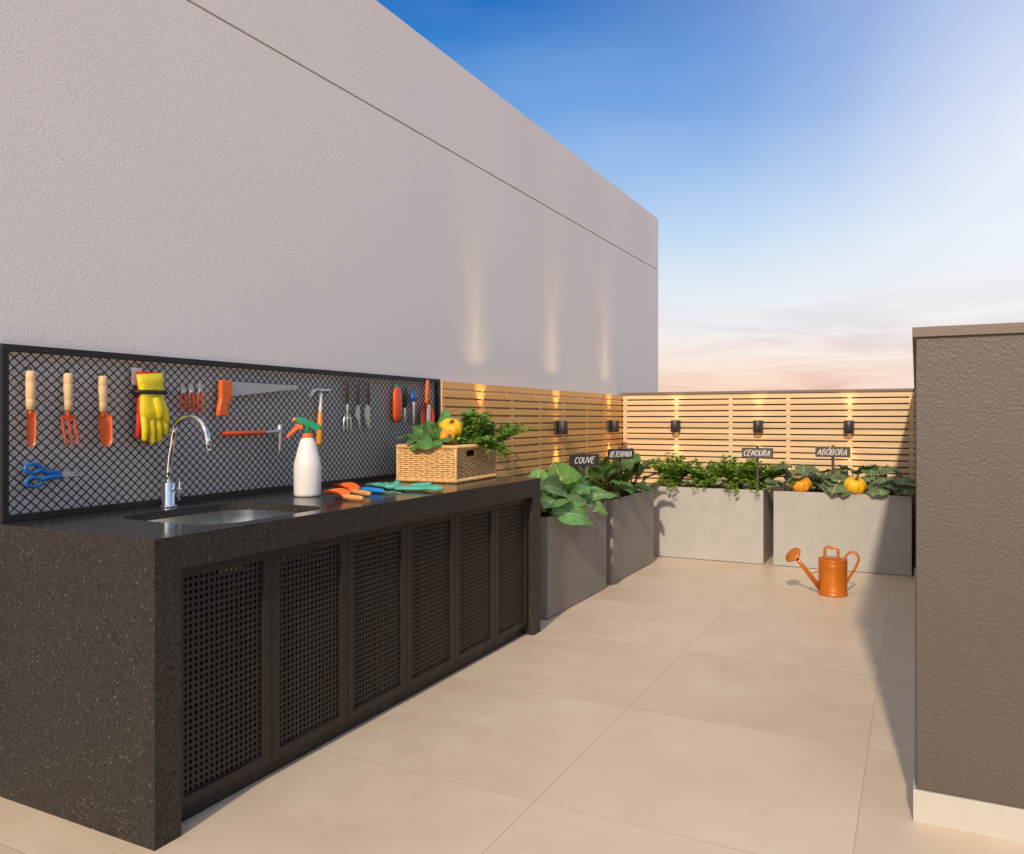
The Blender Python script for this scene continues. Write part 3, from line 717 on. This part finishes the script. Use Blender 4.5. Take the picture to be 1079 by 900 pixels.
def teal(label, o, d, th):
    t = Thing('rubber_glove', label, 'glove', (*V(o).xy, CT), 'teal gloves on the counter')
    d = V(d).normalized(); s = V((-d.y, d.x, 0))
    t.part('glove', glove(MB(), V(o), d, s, (0, 0, 1), 1.0, .06, .25, th, .7), 'teal')
o1 = onZ(424, 517.5, CT); o2 = onZ(434, 517, CT)
teal('teal rubber glove lying on the counter, nearest the basket, fingers to the right', V((o2.x, o2.y - .02, CT + .0135)), (.85, .35, 0), 1)
teal('teal rubber glove lying half under the other, nearest the blue handled tool', V((-2.33, 3.28, CT + .0125)), (-.45, .30, 0), -1)

# ------------------------------------------------------------------ wicker basket with vegetables
BX0, BX1, BY0, BY1, BH = -2.545, -2.185, 3.665, 4.172, .205
bk = Thing('wicker_basket', 'golden rectangular wicker basket of vegetables at the far end of the counter', 'basket', ((BX0 + BX1) / 2, (BY0 + BY1) / 2, CT))
rnd = random.Random(3)
m = MB(); rp = .0112; nrow = 15
sides = [((BX0, BY0), (BX1, BY0), (0, -1)), ((BX1, BY0), (BX1, BY1), (1, 0)), ((BX1, BY1), (BX0, BY1), (0, 1)), ((BX0, BY1), (BX0, BY0), (-1, 0))]
for si, (p, q, nr) in enumerate(sides):
    p, q = V((*p, 0)), V((*q, 0)); nr = V((*nr, 0)); d = (q - p); ln = d.length; d.normalize(); ns = round(ln / .034)
    for r_ in range(nrow):
        zc = CT + .022 + r_ * rp; spans = [(0, ln)]
        if si == 1 and 11 <= r_ <= 13: spans = [(0, .128), (.238, ln)]
        for s0, s1 in spans:
            npt = max(4, int((s1 - s0) / .0085)); pts = []
            for k in range(npt + 1):
                s_ = s0 + (s1 - s0) * k / npt
                pts.append(p + d * s_ + nr * (.0035 * math.sin(math.pi * s_ / (ln / ns) + math.pi * (r_ % 2)) - .004) + V((0, 0, zc + rnd.uniform(-.0012, .0012))))
            m.tube(pts, rp * .52, 6, round_end=False)
bk.part('weave', m, 'wicker')
m = MB()
for si, (p, q, nr) in enumerate(sides):
    p, q = V((*p, 0)), V((*q, 0)); nr = V((*nr, 0)); d = (q - p); ln = d.length; d.normalize(); ns = round(ln / .034)
    for k in range(ns + 1): 
        s_ = ln * k / ns
        if 0 < k < ns and si == 1 and .128 < s_ < .238: m.tube([p + d * s_ - nr * .004 + V((0, 0, CT + .01)), p + d * s_ - nr * .004 + V((0, 0, CT + .138))], .0035, 6)
        elif 0 < k < ns: m.tube([p + d * s_ - nr * .004 + V((0, 0, CT + .01)), p + d * s_ - nr * .004 + V((0, 0, CT + BH - .01))], .0035, 6)
    for e in (0,): m.tube([p + V((0, 0, CT + .008)), p + V((0, 0, CT + BH - .008))], .008, 8)
bk.part('stakes', m, 'wicker')
for nm, zc in (('top_rim', CT + BH - .012), ('foot_rim', CT + .012)):
    m = MB()
    for si, (p, q, nr) in enumerate(sides):
        p, q = V((*p, 0)), V((*q, 0)); nr = V((*nr, 0)); d = (q - p); ln = d.length; d.normalize(); turns = round(ln / .011)
        m.tube([p + d * -.004 + V((0, 0, zc)), q + d * .004 + V((0, 0, zc))], .0085, 8)
        pts = []
        for k in range(turns * 7 + 1):
            a = 2 * math.pi * k / 7; pts.append(p + d * (ln * k / (turns * 7)) + nr * .0105 * math.cos(a) + V((0, 0, zc + .0105 * math.sin(a))))
        m.tube(pts, .0034, 5, round_end=False)
    bk.part(nm, m, 'wicker')
m = MB(); m.box(BX0 + .012, BX1 - .012, BY0 + .012, BY1 - .012, CT + .004, CT + .012)
m.box(BX0 + .011, BX0 + .014, BY0 + .012, BY1 - .012, CT + .012, CT + BH - .02); m.box(BX0 + .012, BX1 - .012, BY0 + .011, BY0 + .014, CT + .012, CT + BH - .02); m.box(BX0 + .012, BX1 - .012, BY1 - .014, BY1 - .011, CT + .012, CT + BH - .02)
bk.part('shade_liner', m, 'basket_shade')  # added inner sheets, coloured dark for the shade inside the basket
bk.o.rotation_euler = (0, 0, R(3.6)); bk.o.location = (-2.3875, 3.9165, CT)

def petiole(mb, a, b, r=.004, sag=.25):
    a, b = V(a), V(b); mid_ = (a + b) / 2 + V((0, 0, (b - a).length * sag)); mb.tube([a, a.lerp(mid_, .6), mid_.lerp(b, .35), b], [r * 1.3, r, r, r * .7], 6)

# leafy greens at the left of the basket
t = Thing('leafy_greens', 'bunch of broad green leaves spilling over the basket front', 'vegetable', (-2.43, 3.80, CT + .1))
m = MB(); st = MB(); rnd = random.Random(5); cen = V((-2.41, 3.82, 1.10))
spec = [((-2.47, 3.70, 1.118), (-2.31, 3.625, 1.098), .13, (0, -.65, .8), .10), ((-2.37, 3.72, 1.115), (-2.27, 3.64, 1.100), .10, (.1, -.5, 1), .15),
        ((-2.44, 3.76, 1.12), (-2.48, 3.62, 1.115), .10, (0, -.5, 1), .1), ((-2.47, 3.80, 1.13), (-2.59, 3.70, 1.14), .10, (-.2, -.4, 1), .15),
        ((-2.46, 3.86, 1.14), (-2.60, 3.86, 1.20), .11, (0, -1, .6), .12), ((-2.42, 3.84, 1.13), (-2.46, 3.80, 1.235), .13, (.1, -1, .2), .06),
        ((-2.40, 3.90, 1.15), (-2.38, 3.89, 1.262), .10, (.3, -1, .1), .06), ((-2.38, 3.79, 1.12), (-2.33, 3.745, 1.20), .105, (.2, -1, .5), .1),
        ((-2.34, 3.75, 1.115), (-2.24, 3.70, 1.135), .09, (0, -.6, 1), .15), ((-2.44, 3.98, 1.14), (-2.45, 3.99, 1.30), .12, (.2, -1, 0), .05),
        ((-2.33, 4.0, 1.15), (-2.30, 4.03, 1.315), .08, (.5, -1, 0), .05), ((-2.5, 3.95, 1.12), (-2.6, 4.0, 1.22), .1, (.4, -.8, .4), .1)]
for b, e, wd, u, bd in spec:
    m.leaf(b, e, wd, u, bd, -.10, .07, (.58, .62), 12, 8, rnd); petiole(st, cen, b, .004, .1)
t.part('leaves', m, 'lettuce'); t.part('stalks', st, 'stem')
# two pumpkins in the basket
def pumpkin(label, c, r, mat, axis, stem_len=.03, ribs=9, group=None, squash=.78):
    c = V(c); t = Thing('pumpkin', label, 'pumpkin', c - V((0, 0, r * .8)), group)
    prof_ = []
    for k in range(19):
        a = math.pi * k / 18; dip = 1 - .22 * (max(0, abs(math.cos(a)) - .75) / .25)
        prof_.append((max(.001, r * math.sin(a) ** .85), -r * squash * math.cos(a) * dip))
    t.part('fruit', MB().lathe(prof_, c, 54, ribs, .045, 1, axis), mat)
    ax = V(axis).normalized(); b = c + ax * r * squash * .76
    sm = MB().tube([b, b + ax * stem_len * .6, b + ax * stem_len + V((.006, 0, .004))], [r * .16, r * .1, r * .12], 8)
    for k in range(5):
        q = ax.orthogonal(); q.rotate(Matrix.Rotation(2 * math.pi * k / 5, 3, ax)); sm.tube([b, b + q * r * .22 + ax * r * .02], [r * .09, r * .04], 6)
    t.part('stem', sm, 'stem')
pumpkin('yellow ribbed pumpkin on top of the basket, its stem end to the right', (-2.338, 3.865, 1.192), .068, 'pumpkin2', (.35, -.45, .82), .012)
pumpkin('small orange pumpkin lying lower in the basket against the yellow pumpkin', (-2.300, 3.765, 1.148), .044, 'pumpkin', (.75, -.6, .2), .012)

def bush(mb, st, base, stems, rnd, ln, spread, size, nl, up=1., dirbias=(0, 0, 0), droop=.5):
    base = V(base)
    for i in range(stems):
        a = rnd.uniform(0, 2 * math.pi); s_ = spread * math.sqrt(rnd.uniform(.02, 1))
        d = V((math.cos(a) * s_, math.sin(a) * s_, up)) + V(dirbias) * rnd.uniform(.3, 1); d.normalize(); l_ = ln * rnd.uniform(.6, 1.05)
        pts = [];  
        for k in range(6):
            q = k / 5; pts.append(base + V((d.x * .1, d.y * .1, 0)) * ln + d * l_ * q + V((d.x, d.y, 0)) * l_ * q * q * .35 - V((0, 0, droop * l_ * q ** 3 * (1 - d.z * .6))))
        st.tube(pts, [.0028, .0026, .0023, .002, .0016, .0012], 5)
        for k in range(nl):
            q = rnd.uniform(.22, 1.02); i0 = min(4, int(q * 5)); p = pts[i0].lerp(pts[min(5, i0 + 1)], q * 5 - i0)
            az = rnd.uniform(0, 2 * math.pi); dd = V((math.cos(az), math.sin(az), rnd.uniform(-.3, .8))).normalized()
            sz_ = size * rnd.uniform(.6, 1.25) * (1.15 - .4 * q)
            u = V((rnd.uniform(-.6, .6), rnd.uniform(-.6, .6), 1))
            mb.leaf(p + dd * size * .25, p + dd * (size * .25 + sz_), sz_ * .62, u, rnd.uniform(-.05, .15), .1, 0, (.8, .8), 4, 2, rnd)
# herbs at the right of the basket
t = Thing('herb_bunch', 'bushy light green herb bunch spilling from the right of the basket', 'vegetable', (-2.28, 4.05, CT + .1))
m = MB(); st = MB(); rnd = random.Random(11)
bush(m, st, (-2.27, 3.99, 1.06), 20, rnd, .19, 1.0, .034, 46, .8, (.2, -.3, 0))
bush(m, st, (-2.27, 4.07, 1.07), 20, rnd, .27, .5, .036, 52, 1, (.12, .1, .2))
bush(m, st, (-2.22, 4.10, 1.08), 8, rnd, .23, .4, .036, 44, .55, (.6, .2, .15), .35)
bush(m, st, (-2.21, 4.02, 1.08), 7, rnd, .16, .35, .034, 34, .15, (.7, -.1, 0), .9)
t.part('leaves', m, 'herb'); t.part('stems', st, 'stem')
t = Thing('fallen_leaf', 'single dark green leaf lying on the counter right of the basket', 'leaf', (-2.30, 4.20, CT))
t.part('leaf', MB().leaf((-2.36, 4.19, CT + .006), (-2.245, 4.225, CT + .012), .06, (0, -.25, 1), .1, .1, .02), 'lettuce')

# ------------------------------------------------------------------ planters
def planter(label, x0, x1, y0, y1, zt, mat):
    t = Thing('planter_box', label, 'planter', ((x0 + x1) / 2, (y0 + y1) / 2, 0), 'grey planter boxes along the fences'); th = .018
    m = MB(); o = [(x0, y0), (x1, y0), (x1, y1), (x0, y1)]; i = [(x0 + th, y0 + th), (x1 - th, y0 + th), (x1 - th, y1 - th), (x0 + th, y1 - th)]
    vs = [(*p, .004) for p in o] + [(*p, zt) for p in o] + [(*p, zt) for p in i] + [(*p, zt - .1) for p in i]
    fs = [(0, 3, 2, 1)] + [(k, (k + 1) % 4, 4 + (k + 1) % 4, 4 + k) for k in range(4)] + [(4 + k, 4 + (k + 1) % 4, 8 + (k + 1) % 4, 8 + k) for k in range(4)] + [(8 + k, 8 + (k + 1) % 4, 12 + (k + 1) % 4, 12 + k) for k in range(4)]
    m.add(vs, fs); t.part('box', m, mat, bevel=.003)
    s = MB(); rnd = random.Random(int(x0 * 100)); nx, ny = 30, 30; vs = []
    for a in range(nx + 1):
        for b in range(ny + 1):
            vs.append((x0 + th + (x1 - x0 - 2 * th) * a / nx, y0 + th + (y1 - y0 - 2 * th) * b / ny, zt - .035 + rnd.uniform(-.012, .012)))
    s.add(vs, [(a * (ny + 1) + b, (a + 1) * (ny + 1) + b, (a + 1) * (ny + 1) + b + 1, a * (ny + 1) + b + 1) for a in range(nx) for b in range(ny)], None, True)
    t.part('soil', s, 'soil')
ZP = .635
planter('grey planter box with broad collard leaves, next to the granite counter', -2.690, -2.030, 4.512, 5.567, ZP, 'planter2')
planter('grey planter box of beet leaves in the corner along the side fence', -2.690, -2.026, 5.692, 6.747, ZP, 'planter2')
planter('pale grey planter box of feathery carrot tops, in the corner by the back fence', -2.207, -1.157, 7.050, 7.862, ZP, 'planter')
planter('pale grey planter box with pumpkin leaves, behind the watering can', -1.074, -.024, 7.050, 7.862, ZP, 'planter')

# collards
def collard(label, c, spec, seed, extra=0, rad=.3):
    rnd = random.Random(seed); c = V(c); t = Thing('collard_plant', label, 'plant', c, 'collards in the planter next to the counter'); m = MB(); st = MB()
    for b, e, wd, u, bd in spec:
        m.leaf(b, e, wd, u, bd, .12, .05, (.60, .60), 14, 10, rnd); petiole(st, c, b, .007, .1)
    for i in range(extra):
        a = 2 * math.pi * (i + rnd.random() * .5) / extra; el = rnd.uniform(.25, 1.2); d = V((math.cos(a) * math.cos(el), math.sin(a) * math.cos(el), math.sin(el)))
        b = c + d * rad * .35 + V((0, 0, .03)); e = c + d * rad * rnd.uniform(.85, 1.15) + V((0, 0, .03))
        m.leaf(b, e, rad * rnd.uniform(.5, .7), V((-d.x, -d.y, 1.0)), rnd.uniform(.05, .16), .12, .05, (.60, .60), 14, 10, rnd); petiole(st, c, b, .006, .1)
    t.part('leaves', m, 'collard'); t.part('stalk', st, 'stem')
A = lambda u, v, x: tuple(onX(u, v, x))
collard('collard plant with big pale leaves drooping over the planter beside the counter', (-2.22, 4.80, .61), [
    (A(598, 521, -2.20), A(584, 487, -2.27), .27, (.5, -.9, .25), -.06),
    (A(596, 521, -2.14), A(570, 512, -2.10), .20, (.6, -.8, .5), .05),
    (A(580, 541, -2.05), A(624, 551, -1.93), .19, (.85, -.5, .7), .11),
    (A(588, 532, -2.08), A(624, 535, -1.95), .155, (.5, -.3, 1), .10),
    (A(600, 534, -2.12), A(617, 505, -2.14), .15, (.8, -.7, .1), .08),
    (A(590, 531, -2.12), A(572, 537, -2.03), .2, (.5, -.6, .9), .1),
    (A(610, 533, -2.18), A(629, 510, -2.2), .2, (.7, -.8, .3), .05),
    (A(601, 520, -2.3), A(604, 495, -2.33), .2, (.7, -.8, .3), .05)], 4, 10, .28)
collard('smaller collard plant beneath the COUVE sign, leaves lying flat over the rim', (-2.27, 5.28, .61), [
    (A(612, 528, -2.14), A(651, 524, -1.98), .17, (.4, -.3, 1), .10),
    (A(618, 533, -2.08), A(640, 543, -1.97), .12, (.8, -.3, .7), .12)], 9, 13, .27)

# beets
def beet(label, c, seed, n, big=1., ypush=0):
    rnd = random.Random(seed); c = V(c); t = Thing('beet_plant', label, 'plant', c, 'beets in the corner planter'); m = MB(); st = MB()
    for i in range(n):
        a = 2 * math.pi * (i * 1.618 + rnd.random() * .3); el = rnd.uniform(.2, 1.35)
        d = V((math.cos(a) * math.cos(el), math.sin(a) * math.cos(el) + ypush, math.sin(el))).normalized(); l_ = big * rnd.uniform(.27, .40)
        b = c + d * l_ * .45 + V((0, 0, .02)); e = c + d * l_ + V((d.x, d.y, 0)) * .06 - V((0, 0, .05 * (1.3 - el)))
        m.leaf(b, e, l_ * rnd.uniform(.28, .40), V((-d.x * .6 + rnd.uniform(-.4, .4), -d.y * .6 + rnd.uniform(-.4, .4), 1)), rnd.uniform(.06, .2), .12, .07, (.66, .8), 10, 6, rnd)
        petiole(st, c, b, .0042, .02)
    t.part('leaves', m, 'beet'); t.part('stems', st, 'redstem')
beet('beet plant with red stems, nearest the collards in the corner planter', (-2.25, 5.88, .61), 21, 24, 1.0)
beet('beet plant in the middle of the corner planter, under the BETERRABA sign', (-2.27, 6.24, .61), 22, 24, 1.0)
beet('beet plant with long leaves reaching over the far end of the corner planter', (-2.20, 6.57, .61), 23, 26, 1.06, .08)

# carrots
for i, (lab, x, y, h_, sp, n) in enumerate((('feathery carrot plant at the left end of its planter, beside the beets', -2.02, 7.36, .38, .62, 32),
        ('low feathery carrot plant in the middle, left of the CENOURA sign', -1.72, 7.36, .31, .8, 32),
        ('full feathery carrot plant just left of the CENOURA sign stake', -1.43, 7.36, .37, .66, 32),
        ('feathery carrot plant at the right end, behind the CENOURA sign stake', -1.24, 7.40, .34, .64, 28))):
    rnd = random.Random(40 + i); t = Thing('carrot_plant', lab, 'plant', (x, y, .605), 'carrots in the back planter'); m = MB(); st = MB()
    bush(m, st, (x, y, .605), n, rnd, h_, sp, .042, 76, 1.0, (0, -.1, 0), .4)
    bush(m, st, (x, y - .16, .61), 6, rnd, h_ * .75, .5, .036, 34, .5, (0, -.6, 0), .9)
    t.part('leaves', m, 'carrot'); t.part('stems', st, 'stem')

# pumpkin vines
def vine(label, c, seed, n, x0, x1):
    rnd = random.Random(seed); c = V(c); t = Thing('pumpkin_vine', label, 'plant', c, 'pumpkin vines in the back planter'); m = MB(); st = MB()
    for i in range(n):
        x = x0 + (x1 - x0) * (i + rnd.random() * .8) / n; y = 7.09 + .5 * rnd.random() if i % 3 else 7.07; zb = rnd.uniform(.69, .84) if i % 3 else rnd.uniform(.67, .75)
        if min(abs(x + .80), abs(x + .41)) < .085 and y < 7.3: y = 7.32
        a = rnd.uniform(-.7, .7); l_ = rnd.uniform(.14, .20)
        b = V((x, y + .03, zb)); e = b + V((math.sin(a) * l_, -math.cos(a) * l_ * .7, rnd.uniform(-.09, .05)))
        m.leaf(b, e, l_ * rnd.uniform(.95, 1.15), V((rnd.uniform(-.3, .3), -.5, 1)), rnd.uniform(.04, .12), -.10, .06, (.52, .62), 12, 8, rnd, .10, .12)
        petiole(st, V((x * .6 + c.x * .4, 7.35, .61)), b, .005, .1)
    t.part('leaves', m, 'pumpleaf'); t.part('stems', st, 'stem')
vine('pumpkin vine with grey green leaves at the left half of its planter', (-.86, 7.35, .605), 61, 27, -1.10, -.55)
vine('pumpkin vine with grey green leaves at the right half, reaching into the shade', (-.35, 7.35, .605), 64, 26, -.58, -.06)
pumpkin('orange pumpkin resting on the planter rim, left of the ABÓBORA sign', onY(844, 510, 7.10), .084, 'pumpkin', (.1, -.35, .9), .03, 9, 'pumpkins on the planter rim')
pumpkin('yellow orange pumpkin on the planter rim, right of the ABÓBORA sign', onY(901, 511.5, 7.085), .086, 'pumpkin2', (.2, -.3, .9), .03, 9, 'pumpkins on the planter rim')

# ------------------------------------------------------------------ slate plant signs, hand lettered
GL = {'C': [[(.62, .86), (.42, 1), (.14, .86), (.02, .5), (.1, .12), (.34, 0), (.6, .14)]],
      'O': [[(.34, 1), (.1, .85), (.0, .5), (.1, .12), (.34, 0), (.58, .14), (.68, .5), (.58, .86), (.34, 1)]],
      'U': [[(.02, 1), (.04, .3), (.2, .02), (.44, .04), (.6, .3), (.62, 1)]],
      'V': [[(0, 1), (.32, 0), (.64, 1)]],
      'E': [[(.56, 1), (.04, 1), (.02, 0), (.56, 0)], [(.03, .52), (.46, .54)]],
      'B': [[(.04, 0), (.04, 1), (.42, .98), (.54, .78), (.4, .56), (.06, .52)], [(.4, .54), (.6, .3), (.46, .04), (.04, 0)]],
      'T': [[(0, 1), (.6, 1)], [(.3, 1), (.3, 0)]],
      'R': [[(.04, 0), (.04, 1), (.42, .98), (.54, .76), (.4, .52), (.06, .5)], [(.3, .5), (.6, 0)]],
      'A': [[(0, 0), (.32, 1), (.64, 0)], [(.12, .36), (.52, .36)]],
      'N': [[(.02, 0), (.04, 1), (.56, 0), (.6, 1)]]}
GL['Ó'] = GL['O'] + [[(.34, 1.12), (.52, 1.3)]]
def sign(label, text, c, ang, wd, ht, lett, zbot, mat, span=.86):
    c = V(c); nr = V((math.sin(ang), -math.cos(ang), 0)); rt = V((math.cos(ang), math.sin(ang), 0)); up_ = V((0, 0, 1))
    t = Thing('plant_sign', label, 'sign', (c.x, c.y, zbot), 'slate plant signs in the planters')
    m = MB(); m.prism([(-wd / 2, -ht / 2), (wd / 2, -ht / 2), (wd / 2, ht / 2), (-wd / 2, ht / 2)], c, rt, up_, nr, -.006, .006); t.part('board', m, mat, bevel=.002)
    s = MB(); s.prism([(-.011, zbot - c.z), (.011, zbot - c.z), (.011, ht / 2 + .012), (-.011, ht / 2 + .012)], c, rt, up_, nr, -.018, -.0065); t.part('stake', s, 'stake')
    H = ht * lett; adv = wd * span / len(text); lw = min(adv * .80 / .66, H * 1.1); x = -adv * len(text) / 2; l = MB()
    rnd = random.Random(len(text))
    for ch in text:
        j = rnd.uniform(-.03, .03)
        for strk in GL[ch]:
            p = [c + rt * (x + adv * .1 + px_ * lw + (py - .5) * H * .30) + up_ * ((py - .5 + j) * H) + nr * .0072 for px_, py in strk]
            for a, b in zip(p, p[1:]): l.bar(a, b + (b - a).normalized() * .001, H * .105, .0016, nr)
        x += adv
    t.part('lettering', l, 'chalk')
sign('dark slate sign reading COUVE among the collard leaves', 'COUVE', onX(615.8, 485, -2.16), R(58), .265, .088, .50, .62, 'slate', .70)
sign('dark slate sign reading BETERRABA above the beet leaves', 'BETERRABA', onX(654, 478.5, -2.16), R(58), .265, .086, .50, .62, 'slate')
sign('slate sign reading CENOURA behind the carrot plants', 'CENOURA', onY(798, 477.3, 7.14), 0, .262, .088, .56, .61, 'slate_lit')
sign('slate sign reading ABÓBORA above the pumpkin leaves', 'ABÓBORA', onY(877.5, 476.3, 7.16), 0, .272, .088, .54, .61, 'slate_lit')

# ------------------------------------------------------------------ wall lamps
def lamp(label, p, nr, power=11, core=0):
    nr = V(nr); sdn = V((-nr.y, nr.x, 0)); p = V(p); up_ = V((0, 0, 1))
    t = Thing('wall_lamp', label, 'lamp', p, 'black up and down lamps on the slat fence')
    m = MB(); m.prism([(-.042, -.058), (.042, -.058), (.042, .058), (-.042, .058)], p, sdn, up_, nr, .0005, .022); t.part('back_plate', m, 'lampmetal', bevel=.003)
    c = p + nr * .062; m = MB().lathe([(.036, -.050), (.040, -.056), (.042, -.054), (.042, .054), (.040, .056), (.036, .050)], c, 28)
    b = t.part('body', m, 'lampmetal')
    for s_ in (1, -1):
        t.part('lens', MB().lathe([(.001, 0), (.031, 0), (.031, .002), (.001, .002)], c + up_ * s_ * .0535 - up_ * .001, 20), 'lens', b)
        ld = bpy.data.lights.new('lamp_beam', 'SPOT'); ld.energy = power; ld.color = (1, .66, .30); ld.spot_size = R(50); ld.spot_blend = 1; ld.shadow_soft_size = .02
        lo = bpy.data.objects.new('lamp_beam', ld); C.objects.link(lo); lo.parent = t.o
        lo.location = c + up_ * s_ * .062 - p
        lo.rotation_euler = (up_ * s_ - nr * .12).to_track_quat('-Z', 'Y').to_euler()
    if core: core_beam(t, p, c, up_, nr, core)
zl = 1.172
def core_beam(t, p, c, up_, nr, power):
    ld = bpy.data.lights.new('lamp_core_beam', 'SPOT'); ld.energy = power; ld.color = (1, .68, .36); ld.spot_size = R(21); ld.spot_blend = 1; ld.shadow_soft_size = .012
    lo = bpy.data.objects.new('lamp_core_beam', ld); C.objects.link(lo); lo.parent = t.o; lo.location = c + up_ * .064 - p
    lo.rotation_euler = (up_ - nr * .045).to_track_quat('-Z', 'Y').to_euler()
lamp('black up-down lamp on the side fence, half hidden behind the basket herbs', (-2.700, 4.86, zl), (1, 0, 0), 11, 25)
lamp('black up-down lamp on the side fence above the COUVE sign', (-2.700, 6.17, zl), (1, 0, 0), 11, 25)
lamp('black up-down lamp on the side fence nearest the fence corner', (-2.700, 7.47, zl), (1, 0, 0), 11, 25)
lamp('black up-down lamp on the back fence above the left carrot plants', (-2.134, 7.880, zl), (0, -1, 0), 5)
lamp('black up-down lamp on the back fence above the CENOURA sign', (-1.335, 7.880, zl), (0, -1, 0), 5)
lamp('black up-down lamp on the back fence nearest the right brown block', (-.537, 7.880, zl), (0, -1, 0), 5)

# ------------------------------------------------------------------ watering can
wx, wy = -.522, 6.080
t = Thing('watering_can', 'orange metal watering can standing on the floor tiles', 'watering can', (wx, wy, 0))
r_ = .096
t.part('body', MB().lathe([(.001, .003), (r_ - .004, .001), (r_ + .002, .004), (r_ + .002, .016), (r_, .018), (r_, .030), (r_ + .0015, .033), (r_, .036), (r_, .205), (r_ + .003, .210), (r_, .215), (r_, .246), (r_ + .0025, .249), (r_ + .0015, .255), (r_ - .004, .256), (r_ - .012, .248), (.05, .262), (.001, .266)], (wx, wy, 0), 48), 'canorange')
a = V((wx - .082, wy - .03, .045)); b = V((-.745, 5.925, .262)); dr = (b - a).normalized()
t.part('spout', MB().tube([a, a.lerp(b, .5), b], [.019, .0155, .012], 14, round_end=False), 'canorange')
ra = V((-.55, -.50, .67)).normalized()
m = MB().lathe([(.011, -.012), (.018, .0), (.058, .034), (.062, .038), (.062, .043), (.056, .050), (.03, .054), (.001, .055)], b, 32, axis=ra)
t.part('rose', m, 'canorange')
t.part('brace', MB().tube([V((wx - .088, wy - .03, .165)), a.lerp(b, .42) + V((0, 0, .012))], .0045, 8), 'canorange')
hp = [(wx - .050, .255), (wx - .050, .325), (wx - .040, .340), (wx + .025, .336), (wx + .038, .325), (wx + .038, .255)]
m = MB(); m.tube([(x, wy - .03, z_) for x, z_ in hp], .0095, 8, flat=(0, 1, 0), fl=.45); t.part('top_handle', m, 'canorange')
ph = [(wx + .076, .235), (wx + .078, .252), (wx + .084, .275), (wx + .098, .296), (wx + .114, .308), (wx + .132, .312), (wx + .149, .307), (wx + .161, .294), (wx + .168, .277), (wx + .168, .257), (wx + .160, .232), (wx + .146, .200), (wx + .094, .105)]
m = MB(); m.tube([(x, wy - (0.0), z_) for x, z_ in ph], .0085, 8, flat=(0, 1, 0), fl=1.2); t.part('back_handle', m, 'canorange')
